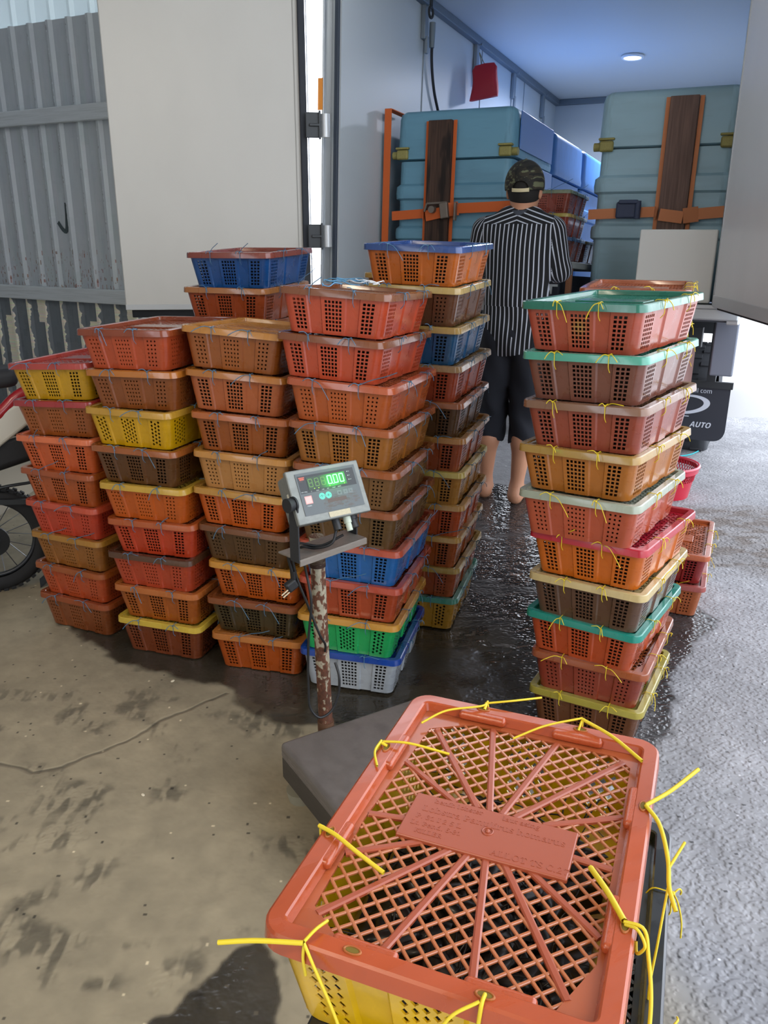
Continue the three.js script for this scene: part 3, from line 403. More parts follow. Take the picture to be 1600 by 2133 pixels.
const bossBig = [[0.06, 0.1955, 0.062, 0.016], [-0.06, 0.1955, 0.062, 0.016], [0.06, -0.1955, 0.062, 0.016], [-0.06, -0.1955, 0.062, 0.016], [0.1378, 0.085, 0.016, 0.066], [-0.1378, 0.085, 0.016, 0.066], [0.1378, -0.085, 0.016, 0.066], [-0.1378, -0.085, 0.016, 0.066]].map(([x, z, w, d]) => box(w, 0.0115, d, x, -0.00625, z, 0.005));
const lidGeo = merged([rimGeo, marginGeo, latticeGeo(0.0205, 0.0038, [1, -1], true), ...spokeGeo.map((g) => g.clone().translate(0, -0.0019, 0)), plateGeo]);
const bodyLow = { big: crateBody('big', 0.0035), small: crateBody('small', 0.0035), diamond: crateBody('diamond', 0.0035) };
const bodyGeo = { big: crateBody('big'), small: crateBody('small'), diamond: crateBody('diamond') };
// ---- twine ties: a loop round the rim, a knot, two loose tails; origin at the rim's top edge, +z outwards
function tieGeo(k) {
  const r = 0.0010, g = [tube([[0, -0.016, 0.003], [0.0005, 0.001, 0.0028], [0, 0.0018, -0.004], [0, 0.0016, -0.018], [0, -0.008, -0.0245]], r, 14, 4), tube([[0, -0.016, 0.003], [0.0005, -0.029, 0.003], [0.001, -0.040, -0.006]], r, 8, 4)];
  g.push(T(new THREE.IcosahedronGeometry(0.0027, 1), 0, 0.0005, 0.0035));
  const flip = rnd() < 0.5 ? 1 : -1; for (let i = 0; i < 2; i++) { const L = i ? rr(0.012, 0.03) : rr(0.045, k % 3 ? 0.08 : 0.12), a = flip * (i ? -1 : 1) * rr(0.1, 1.3) * Math.PI / 2, up = i ? rr(-0.4, 0.8) : (k % 4 === 3 ? rr(0.4, 0.9) : rr(-1.0, 0.1)); const dx = Math.sin(a) * L, dy = up * L * 0.6; g.push(tube([[0, 0.0005, 0.004], [dx * 0.35, 0.001 + dy * 0.25 + 0.004, 0.009], [dx * 0.75, dy * 0.65, 0.010 + L * 0.10], [dx, dy - 0.006, 0.008 + L * 0.16]], r * 1.15, 12, 4)); }
  return merged(g);
}
const TIES = Array.from({ length: 16 }, (_, k) => tieGeo(k));
const twineBlue = std('#4d7590', 0.5), twineYellow = std('#d8bf24', 0.5);
const plasticCache = {};
function plastic(hex) { return plasticCache[hex] ??= (() => { const c = new THREE.Color(hex), h = {}; c.getHSL(h, THREE.SRGBColorSpace); if (h.h > 0.9) h.h = (h.h + 0.012) % 1; else if (h.h < 0.06) h.h += 0.010; c.setHSL(h.h, Math.min(1, h.s * 1.06), h.l * 0.87, THREE.SRGBColorSpace); return phys(c, 0.36, { map: grime, roughnessMap: wetRough, specularIntensity: 0.8, clearcoat: 0.6, clearcoatRoughness: 0.10 }); })(); }
const crateProto = {};
function crate(body, lid, kind, tie) { // thing > body, lid, twine ties
  const key = body + lid + kind + tie; let o = crateProto[key]?.clone(); if (o) o.children.find((c) => c.name.startsWith('crate_body')).geometry = bodyGeo[kind];
  if (!o) {
    o = new THREE.Group(); partG('crate_body', bodyGeo[kind], plastic(body), o); const l = partG('lid', lidGeo, plastic(lid), o); l.position.y = CP + 0.012; crateProto[key] = o;
  } else o.children = o.children.filter((c) => !c.name.startsWith('twine'));
  const tm = tie === 'y' ? twineYellow : twineBlue, A = (x, z, turn) => { const m = partG('twine_tie', TIES[(rnd() * TIES.length) | 0], tm, o); m.position.set(x, CP + 0.012, z); m.rotation.y = turn; };
  A(-0.06 + rr(-0.012, 0.012), LL / 2, 0); A(0.06 + rr(-0.012, 0.012), LL / 2, 0); A(LW / 2, 0.085 + rr(-0.012, 0.012), Math.PI / 2); A(LW / 2, -0.085 + rr(-0.012, 0.012), Math.PI / 2);
  return o;
}
const ORD = ['topmost', 'second', 'third', 'fourth', 'fifth', 'sixth', 'seventh', 'eighth', 'ninth', 'tenth', 'eleventh'];
const fillM = std('#15100b', 0.95), fill = [];
function placeCrate(o, lidPos, yaw, tx, tz) { // lidPos: centre of the rim's top
  const q = new THREE.Quaternion().setFromEuler(new THREE.Euler(tx * D2R, yaw * D2R, tz * D2R, 'YXZ')); o.quaternion.copy(q); o.position.set(...lidPos).sub(new THREE.Vector3(0, CP + 0.012, 0).applyQuaternion(q)); o.name = numbered('plastic_crate'); scene.add(o);
}
function addFill(o) { o.updateMatrix(); const g = new THREE.BoxGeometry(0.228, 0.062, 0.34, 7, 1, 9); const p = g.getAttribute('position'); for (let i = 0; i < p.count; i++) if (p.getY(i) > 0) p.setY(i, p.getY(i) + rr(-0.012, 0.006)); g.translate(0, 0.056, 0); g.computeVertexNormals(); g.applyMatrix4(o.matrix); fill.push(g); }
// stack: rows from the top [x, z, yaw, tiltX, tiltZ, body, lid, kind, bodyWord, lidWord]
function stack(rows, where, opt = {}) {
  const n = opt.levels ?? rows.length, sm = (k, q) => (rows.length < 3 ? rows[k][q] : 0.5 * rows[k][q] + 0.25 * rows[Math.max(0, k - 1)][q] + 0.25 * rows[Math.min(rows.length - 1, k + 1)][q]);
  rows.forEach(([x, z, yaw, tx, tz, b, l, kind, bw, lw], k) => {
    const o = crate(b, l, kind ?? 'big', opt.tie ?? 'b'); if (k === n - 1 && !opt.y) o.children[0].geometry = bodyLow[kind ?? 'big']; placeCrate(o, [x + (opt.dx ?? 0), (n - k) * CP + 0.012 + (opt.y ?? 0), z + (opt.dz ?? 0)], yaw, sm(k, 3), sm(k, 4));
    tag(o, opt.same ? opt.same : `${bw} crate under a ${lw} lid, ${ORD[k]} ${k ? 'from top ' : ''}in ${where}`, 'crate', opt.group ?? 'crates in the ' + where); addFill(o);
  });
}
const row = (p, look) => p.map((q, i) => [...q, ...look[i]]);
stack(row([[-0.959, -2.731, -20.5, 0.7, 3.6], [-0.959, -2.732, -19.9, 0.6, 2.7], [-0.966, -2.733, -21.0, 1.0, 1.6], [-0.968, -2.742, -23.7, 0.4, 1.0], [-0.971, -2.751, -24.1, -0.2, 0.8], [-0.970, -2.760, -24.4, -0.1, 0.7], [-0.974, -2.765, -24.4, 0, 0.2], [-0.975, -2.771, -24.1, -0.5, 0]],
  [['#c99a1c', '#b8433f', 'big', 'yellow', 'red'], ['#96491f', '#a83238', 'small', 'brown', 'crimson'], ['#c9512a', '#cf7a5e', 'big', 'orange', 'pink'], ['#ac4a22', '#a5491f', 'big', 'rust-brown', 'rust'], ['#c0392b', '#c84a35', 'small', 'red', 'red'], ['#97602a', '#ad7a2e', 'small', 'golden brown', 'gold'], ['#b84527', '#a04a20', 'small', 'orange-red', 'brown'], ['#86401f', '#9a4526', 'small', 'dark brown', 'rust']]), 'leftmost stack by the motorbike', { dx: -0.018, dz: -0.020 });
stack(row([[-0.693, -2.604, -19.5, -0.1, 1.3], [-0.683, -2.606, -17.9, 0.1, 1.5], [-0.692, -2.605, -22.2, 0.2, 0.4], [-0.688, -2.606, -21.5, -0.2, 0.6], [-0.679, -2.607, -19, 0.6, 0.7], [-0.670, -2.612, -17.3, 0.2, 1.3], [-0.678, -2.614, -19.3, 0.1, 0.7], [-0.672, -2.620, -18.3, -0.1, 0.5], [-0.673, -2.621, -18.1, -0.1, 0.3]],
  [['#b5452a', '#8f3d22', 'small', 'red', 'brown'], ['#87431f', '#c0762c', 'small', 'brown', 'amber'], ['#d0a00f', '#c99b3c', 'diamond', 'bright yellow', 'gold'], ['#5e3a1c', '#a5562a', 'big', 'dark brown', 'rust'], ['#c2531f', '#c9a54a', 'small', 'orange', 'yellow'], ['#bf3a25', '#b8532b', 'big', 'red', 'orange'], ['#b53f2b', '#5a3a26', 'small', 'red', 'dark brown'], ['#a8501f', '#c06f35', 'big', 'orange-brown', 'orange'], ['#7f3a22', '#c9b05a', 'big', 'red-brown', 'pale yellow']]), 'second stack from the left');
stack(row([[-0.394, -2.551, -15.2, -2.8, -3.6], [-0.392, -2.546, -14.8, -1.4, -3], [-0.384, -2.541, -14.3, 0.3, -2], [-0.382, -2.540, -16, -0.2, -2], [-0.385, -2.541, -19.1, -0.5, -1.8], [-0.377, -2.541, -19.4, -0.9, -1.2], [-0.356, -2.538, -17.7, 0.8, 0.1], [-0.370, -2.532, -16.5, -0.5, -0.5], [-0.366, -2.527, -14.1, 0.4, 0.5]],
  [['#96521f', '#c48a45', 'small', 'brown', 'gold'], ['#ad5634', '#b8742e', 'big', 'terracotta', 'amber'], ['#96481f', '#b8662e', 'big', 'brown', 'orange'], ['#b88550', '#c4904f', 'small', 'tan', 'tan'], ['#c4521f', '#c29248', 'big', 'orange', 'gold'], ['#553a1f', '#7a4a28', 'small', 'dark brown', 'brown'], ['#b84f1f', '#cc9850', 'big', 'orange', 'pale gold'], ['#453820', '#8c4e28', 'big', 'dark olive', 'brown'], ['#b8571f', '#c47a3a', 'big', 'orange', 'orange']]), 'third stack from the left', { dx: 0.017, dz: 0.006 });
stack(row([[-0.068, -2.411, -18.5, -2.7, -3], [-0.074, -2.412, -20.9, -1.5, -2.8], [-0.054, -2.403, -19.6, -0.9, -2.4], [-0.053, -2.400, -19, -1.2, -1.6], [-0.049, -2.397, -17.5, -1.8, -1.8], [-0.047, -2.398, -17.7, -0.8, -0.6], [-0.041, -2.406, -17.2, -1.6, -1], [-0.047, -2.406, -15.3, -3.1, -2.3], [-0.058, -2.405, -14.2, -2.4, -1], [-0.057, -2.415, -13.2, -1.9, -0.9]],
  [['#c0452f', '#8a4f33', 'big', 'red', 'brown'], ['#bf4630', '#8a4a2c', 'big', 'red', 'brown'], ['#b5522a', '#c0593a', 'small', 'rust', 'salmon'], ['#a0652a', '#a8542f', 'big', 'amber', 'rust'], ['#75522e', '#9a4f2c', 'small', 'olive-brown', 'rust'], ['#5f4526', '#8f4f2a', 'big', 'dark olive', 'brown'], ['#2a66a5', '#b54a38', 'big', 'blue', 'red'], ['#a8412a', '#b5412f', 'big', 'red', 'red'], ['#26a55a', '#c79545', 'diamond', 'green', 'gold'], ['#b8bcc0', '#20489c', 'big', 'white', 'blue']]), 'stack behind the scale', { dz: 0.012 });
stack(row([[0.144, -2.766, -20.5, 0.7, -1.4], [0.142, -2.758, -20, 1.1, -2.1], [0.143, -2.754, -19.6, 0.4, -1], [0.151, -2.752, -20.3, 1.1, -0.8], [0.154, -2.757, -18.3, 0, -0.7], [0.164, -2.764, -17.8, -0.3, -0.1], [0.163, -2.775, -17.4, -1.1, -0.6], [0.167, -2.789, -17.1, -0.4, 0.4], [0.160, -2.801, -17.3, -0.9, -0.3], [0.161, -2.814, -17.4, -0.3, 0.7], [0.154, -2.819, -16.2, -1.1, 0.2]],
  [['#c05f2a', '#2f4f8c', 'big', 'orange', 'blue'], ['#6a452f', '#b5a070', 'small', 'dark brown', 'cream'], ['#2a5c85', '#b09050', 'big', 'blue', 'tan'], ['#a84530', '#9a7a50', 'big', 'red', 'tan'], ['#5a4028', '#9a5a32', 'big', 'dark brown', 'brown'], ['#a04a30', '#b07a3a', 'big', 'red-brown', 'amber'], ['#b5803a', '#c0b070', 'big', 'amber', 'cream'], ['#b84a2a', '#b98a45', 'big', 'orange-red', 'gold'], ['#a04a26', '#b58a40', 'big', 'rust', 'gold'], ['#a0482a', '#a88a45', 'small', 'rust', 'olive-gold'], ['#b5852f', '#4a8a75', 'diamond', 'amber', 'teal']]), 'stack between scale and man', { dx: 0.006, dz: -0.018 });
stack(row([[0.581, -2.137, -37.6, 1.1, 1], [0.583, -2.120, -35.2, 0, 2.2], [0.590, -2.113, -35, 0.2, 2.7], [0.588, -2.115, -36.1, 0.4, 1.9], [0.588, -2.100, -33.9, -2.4, 0.4], [0.630, -2.114, -35.9, -0.1, 2.6], [0.629, -2.113, -33.3, -1.7, 0.4], [0.630, -2.126, -33, -1, -0.4], [0.640, -2.134, -27.7, -1.8, -0.5], [0.643, -2.140, -28.2, -1.6, 0]],
  [['#b54e40', '#2f7d68', 'big', 'red', 'green'], ['#7d4a40', '#5fae98', 'big', 'brown', 'mint'], ['#9a4538', '#8f6550', 'big', 'red-brown', 'brown'], ['#b5702f', '#b58f45', 'big', 'orange', 'gold'], ['#b8503a', '#b0b5a8', 'small', 'red-orange', 'white'], ['#cc6a1f', '#c02a45', 'big', 'orange', 'crimson'], ['#5f4330', '#c5b58f', 'big', 'dark brown', 'cream'], ['#b5472a', '#128a78', 'big', 'red-orange', 'teal'], ['#8a3326', '#9a4a2a', 'small', 'dark red', 'brown'], ['#6a3f22', '#a89a40', 'big', 'brown', 'olive-yellow']]), 'tall yellow-tied stack', { tie: 'y' });
stack([[1.094, -2.966, -23, 0, 0, '#8f2a30', '#b5532f', 'big', 'dark red', 'orange'], [1.088, -2.96, -22, 0, 0, '#b5603f', '#a04a48', 'small', 'salmon', 'dull red']], 'low pair on bright floor', { tie: 'y' });
// stacks that mostly hide behind the others
function pallet(x, z, yaw, h, label) { const p = thing('wooden_pallet', label, 'pallet', [x, 0, z], yaw * D2R); const m = std('#8a7356', 0.85); for (let k = 0; k < 4; k++) part('slat', box(0.085, 0.012, 0.46, -0.129 + k * 0.086, h - 0.006, 0), m, p); for (const dz of [-0.19, 0.19]) part('bearer', box(0.34, h - 0.013, 0.06, 0, (h - 0.013) / 2, dz), m, p); }
pallet(-0.50, -3.115, -16, 0.088, 'small wooden pallet under the stack topped by a blue crate');
const hidden = ['#a8502a', '#9a5528', 'big', '', ''], hid = 'brown crate lower down, hidden behind the nearer stacks';
stack(row([[-0.478, -3.113, -15.6, 1.2, 0.5], [-0.495, -3.112, -16.1, 1.5, -0.4], [-0.513, -3.118, -18, -1, -1]], [['#1f5390', '#8c3f35', 'big', 'blue', 'maroon'], ['#a8482a', '#b5763f', 'big', 'rust', 'gold'], ['#b85a2a', '#a8542a', 'big', 'orange', 'rust']]), 'stack near the open truck door', { levels: 10, y: 0.088 });
stack(Array.from({ length: 7 }, () => [-0.505, -3.116, -17, 0, 0, ...hidden]), '', { y: 0.088, same: hid, group: 'crates hidden low in the rear stacks' });
stack(row([[0.79, -2.65, -20, 0.5, 0]], [['#9a4538', '#a5553a', 'big', 'red-brown', 'rust']]), 'stack behind the yellow-tied one', { levels: 10, tie: 'y' });
stack(Array.from({ length: 9 }, () => [0.79, -2.65, -20, 0, 0, ...hidden]), '', { same: hid, group: 'crates hidden low in the rear stacks', tie: 'y' });
stack(row([[0.13, -3.5, -18, 0, 0], [0.135, -3.5, -17, 0, 0]], [['#a86a3a', '#c09a50', 'big', 'orange-brown', 'gold'], ['#7a3a28', '#a9b5a0', 'big', 'brown', 'pale green']]), 'far stack past blue lid', { levels: 10 });
stack(Array.from({ length: 8 }, () => [0.13, -3.5, -18, 0, 0, ...hidden]), '', { same: hid, group: 'crates hidden low in the rear stacks' });
// crates already loaded in the truck
{
  const U0 = 0.2005, put = (x, k, z, b, l, lab, g) => { const o = crate(b, l, 'small', 'b'); o.name = numbered('plastic_crate'); scene.add(o); o.applyMatrix4(new THREE.Matrix4().multiplyMatrices(truckMatrix, new THREE.Matrix4().makeTranslation(x, U0 + k * CP, z))); tag(o, lab, 'crate', g ?? 'crates loaded in the truck'); addFill(o); };
  put(1.095, 0, -0.46, '#9a4a38', '#4a72a8', 'brown crate under a blue lid at the bottom of the pile in the truck');
  put(1.095, 1, -0.46, '#a8483c', '#b8a868', 'brown-red crate under a cream lid in the middle of the pile in the truck');
  put(1.095, 2, -0.46, '#9a4a40', '#7d8a70', 'brown crate under a grey-green lid on top of the pile in the truck');
  for (let k = 0; k < 3; k++) put(1.09, k, -0.93, '#8a4a3a', '#9a8a60', 'brown crate behind the front pile in the truck', 'crates hidden behind the front pile in the truck');
  put(1.09, 3, -0.93, '#8a4a3a', '#9a8a60', 'small brown crate peeping up behind the pile between the two tubs');
}
// ---------------------------------------------------------------- the stack in front, its top crate open to view
const FX = 0.1116, FZ = -0.7128, FYAW = -21.6 * D2R, FTOP = 0.7516;
pallet(FX, FZ, -21.6, FTOP - 0.012 - 6 * CP, 'low wooden pallet under the nearest stack, below the edge of view');
{
  const under = [[0.030, 0.012, -20, '#1f2327', '#23272c', 'black crate under the yellow crate of the nearest stack'], [0.006, 0.0, -21, '#b8502c', '#c4552e', 'orange crate with orange lid, third down in the nearest stack'], [0, 0, -22, '#9a4a2a', '#b85a30', 'brown crate low in the nearest stack, mostly out of view'], [0, 0, -22, '#9a4a2a', '#b85a30', 'brown crate low in the nearest stack, mostly out of view'], [0, 0, -21, '#9a4a2a', '#b85a30', 'brown crate low in the nearest stack, mostly out of view']];
  under.forEach(([dx, dz, yaw, b, l, lab], k) => { const o = crate(b, l, 'big', 'y'); placeCrate(o, [FX + dx, FTOP - (k + 1) * CP, FZ + dz], yaw, 0, 0); tag(o, lab, 'crate', k > 1 ? 'crates low in the nearest stack' : undefined); addFill(o); });
}
const front = thing('plastic_crate', 'large near yellow crate under an orange lattice lid tied with yellow twine', 'crate', [FX, FTOP - CP - 0.012, FZ], FYAW);
const yellowBody = phys('#d0a509', 0.30, { map: grime, clearcoat: 0.5, clearcoatRoughness: 0.12 });
partG('crate_body', bodyGeo.diamond, yellowBody, front);
const lidG = new THREE.Group(); lidG.name = 'lid'; lidG.position.y = CP + 0.012; front.add(lidG);
const orangeRim = phys('#ac4c26', 0.36, { map: grime, roughnessMap: wetRough, clearcoat: 0.3, clearcoatRoughness: 0.15 }), orangeNet = phys('#b06840', 0.30, { roughnessMap: wetRough, clearcoat: 0.6, clearcoatRoughness: 0.1 }), orangePlate = phys('#9c4a2e', 0.36, { clearcoat: 0.3, clearcoatRoughness: 0.2 });
part('lid_rim', [rimGeo, ...bossBig], orangeRim, lidG); part('lid_panel', [marginGeo], phys('#a85632', 0.36, { map: grime, roughnessMap: wetRough, clearcoat: 0.4, clearcoatRoughness: 0.15 }), lidG); part('lattice', [latticeGeo(0.0205, 0.0033)], orangeNet, lidG);
for (const g of spokeGeo) part('spoke', g, orangePlate, lidG);
part('name_plate', [plateGeo, T(new THREE.TorusGeometry(0.0055, 0.0009, 8, 24), 0, LY + 0.0034, 0.006, Math.PI / 2), T(new THREE.SphereGeometry(0.0028, 12, 8), 0, LY + 0.003, 0.006)], orangePlate, lidG);
{
  const F = await new FontLoader().loadAsync('fonts/droid/droid_serif_regular.typeface.json');
  const gs = []; const tx = (t, size, x, z) => { const g = new TextGeometry(t, { font: F, size, depth: 0.0005, curveSegments: 3 }); g.rotateX(-Math.PI / 2); g.translate(x, LY + 0.0031, z); gs.push(g); };
  tx('benih lobster', 0.0062, -0.066, -0.0165); tx('laut asing', 0.0062, 0.010, -0.0165); tx('Lobstra Panulirus homarus', 0.0085, -0.075, -0.0005); tx('P. 31 I 2 5 L', 0.0068, -0.078, 0.0125); tx('Lt. Pend. 6-31', 0.0062, -0.080, 0.0235); tx('KILLER', 0.006, -0.072, 0.0345); tx('ALLOT TS C.27', 0.0082, 0.010, 0.038);
  part('embossed_lettering', gs, orangePlate, lidG);
}
const slotM = std('#a05a24', 0.5), slotD = std('#6e5a14', 0.8);
for (const [x, z, t] of [[-0.067, 0.2045, 0], [0.05, 0.2045, 0], [-0.062, -0.2045, 0], [0.062, -0.2045, 0], [-0.1475, 0.078, 1], [-0.1475, -0.08, 1], [0.1475, -0.084, 1], [0.1475, 0.09, 1]]) {
  const tr = new THREE.TorusGeometry(0.0075, 0.0014, 8, 24); tr.applyMatrix4(new THREE.Matrix4().makeScale(1, 0.5, 1)); T(tr, 0, 0, 0, Math.PI / 2); const c = cyl(0.0062, 0.0062, 0.0012, 0, 0.0001, 0, 20); c.applyMatrix4(new THREE.Matrix4().makeScale(1, 1, 0.45));
  const s = new THREE.Group(); s.name = numbered('tie_slot'); lidG.add(s); s.position.set(x, 0.0004, z); s.rotation.y = t * Math.PI / 2; const a = new THREE.Mesh(merged([tr]), slotM); a.name = 'slot_lip'; s.add(a); const b = new THREE.Mesh(merged([c]), slotD); b.name = 'slot_hole'; s.add(b);
}
// the yellow twine on this lid, each tie as it lies; x across, y above the rim, z towards the viewer
const fat = 0.0015, tw = (...ls) => part('twine_tie', ls.map(([r, pts]) => tube(pts, r, Math.max(14, pts.length * 7), 6)), twineYellow, front);
const up = (pts) => pts.map(([x, y, z]) => [x, y + CP + 0.012, z]);
tw([fat, up([[-0.128, -0.004, -0.151], [-0.105, 0.003, -0.178], [-0.062, 0.004, -0.208], [-0.06, 0.004, -0.219]])], [fat, up([[-0.062, 0.004, -0.213], [-0.03, 0.008, -0.225], [0.004, 0.006, -0.251]])], [fat * 1.3, up([[-0.060, 0.001, -0.202], [-0.060, 0.003, -0.214], [-0.058, -0.01, -0.2175], [-0.058, -0.03, -0.217]])]);
tw([fat, up([[-0.013, -0.006, -0.164], [0.02, 0.004, -0.19], [0.062, 0.010, -0.216]])], [fat * 1.5, up([[0.062, 0.009, -0.215], [0.10, 0.006, -0.196], [0.139, 0.002, -0.164]])], [fat, up([[0.06, 0.001, -0.20], [0.062, 0.007, -0.215], [0.062, -0.012, -0.2175], [0.062, -0.035, -0.217]])]);
tw([fat, up([[-0.143, 0.003, -0.039], [-0.155, 0.005, -0.062], [-0.156, 0.005, -0.085]])], [fat * 1.1, up([[-0.154, 0.004, -0.085], [-0.125, 0.006, -0.09], [-0.075, -0.003, -0.10]])], [fat * 1.3, up([[-0.147, 0.001, -0.082], [-0.156, 0.003, -0.082], [-0.1590, -0.012, -0.083], [-0.158, -0.035, -0.083]])]);
tw([fat * 1.5, up([[-0.161, 0.003, 0.076], [-0.14, 0.004, 0.083], [-0.11, 0.001, 0.095], [-0.077, -0.004, 0.106]])], [fat, up([[-0.148, 0.001, 0.078], [-0.158, 0.003, 0.076], [-0.1595, -0.014, 0.075], [-0.158, -0.04, 0.075]])]);
tw([fat * 1.5, up([[-0.180, -0.002, 0.238], [-0.15, 0.002, 0.228], [-0.108, 0.004, 0.216]])], [fat, up([[-0.108, 0.004, 0.214], [-0.103, 0.008, 0.203], [-0.099, 0.004, 0.186]])], [fat, up([[-0.108, 0.003, 0.215], [-0.095, -0.012, 0.222], [-0.07, -0.05, 0.232], [-0.058, -0.078, 0.238]])], [fat, up([[-0.108, 0.003, 0.214], [-0.108, -0.01, 0.2175], [-0.108, -0.034, 0.214]])]);
tw([fat * 1.2, up([[0.05, 0.001, 0.204], [0.05, 0.003, 0.214], [0.049, -0.014, 0.2175], [0.047, -0.04, 0.215]])], [fat, up([[0.048, 0.003, 0.214], [0.03, -0.004, 0.228], [0.02, -0.018, 0.236]])]);
tw([fat * 1.5, up([[0.150, 0.003, -0.083], [0.172, 0.006, -0.112], [0.200, 0.010, -0.160]])], [fat * 1.5, up([[0.150, 0.003, -0.083], [0.165, 0.0, -0.063], [0.178, -0.010, -0.022], [0.182, -0.02, 0.005], [0.19, -0.03, 0.022]])], [fat, up([[0.180, -0.012, -0.015], [0.192, -0.002, -0.045]])], [fat * 0.8, up([[0.181, -0.02, 0.0], [0.178, -0.06, 0.03], [0.176, -0.12, 0.05], [0.19, -0.2, 0.06]])]);
tw([fat * 1.9, up([[0.108, -0.004, 0.024], [0.128, 0.003, 0.058], [0.146, 0.004, 0.088]])], [fat * 1.2, up([[0.146, 0.003, 0.088], [0.163, 0.004, 0.091], [0.170, -0.012, 0.105], [0.176, -0.03, 0.13], [0.178, -0.06, 0.16]])], [fat, up([[0.147, 0.002, 0.09], [0.158, 0.004, 0.094], [0.166, -0.004, 0.102], [0.160, -0.016, 0.10], [0.158, -0.008, 0.095]])]);
// what lies inside: dark, wet, spiny
{
  const g = new THREE.PlaneGeometry(0.236, 0.345, 40, 56); g.rotateX(-Math.PI / 2); const p = g.getAttribute('position'); for (let i = 0; i < p.count; i++) { const x = p.getX(i), z = p.getZ(i); p.setY(i, 0.018 + 0.036 * fbm(x * 38 + 3, z * 38, 3) - 0.022 * smooth(-0.04, -0.19, z) - 0.014 * smooth(0.08, 0.13, Math.abs(x))); } g.computeVertexNormals();
  const gs = [g]; for (let i = 0; i < 150; i++) { const x = rr(-0.08, 0.08), z = rr(-0.12, 0.13), a = rr(0, 6.28), L = rr(0.018, 0.04); const b = new THREE.SphereGeometry(1, 8, 6); b.applyMatrix4(new THREE.Matrix4().makeScale(L, rr(0.006, 0.011), rr(0.007, 0.013))); T(b, x, 0.034 + rr(-0.006, 0.014) - 0.018 * smooth(-0.04, -0.19, z), z, rr(-0.4, 0.4), a, rr(-0.4, 0.4)); gs.push(b); }
  for (let i = 0; i < 90; i++) { const x = rr(-0.10, 0.10), z = rr(-0.15, 0.15), a = rr(0, 6.28), L = rr(0.03, 0.09); gs.push(tube([[x, 0.046, z], [x + Math.cos(a) * L * 0.5, 0.054 + rr(0, 0.012), z + Math.sin(a) * L * 0.5], [clamp(x + Math.cos(a + 0.4) * L, -0.112, 0.112), 0.045, clamp(z + Math.sin(a + 0.4) * L, -0.168, 0.168)]], rr(0.0006, 0.0014), 8, 4)); }
  const s = part('shellfish', gs, phys('#1b120b', 0.4, { clearcoat: 0.25, clearcoatRoughness: 0.15 }), scene); s.position.copy(front.position); s.rotation.y = FYAW; tag(s, 'dark wet catch heaped inside the near yellow crate, seen through its lattice', 'shellfish'); s.userData.kind = 'stuff';
}
{ const s = part('catch_in_crates', fill, fillM, scene); tag(s, 'dark wet catch packed inside the stacked crates, glimpsed through their holes', 'shellfish'); s.userData.kind = 'stuff'; }
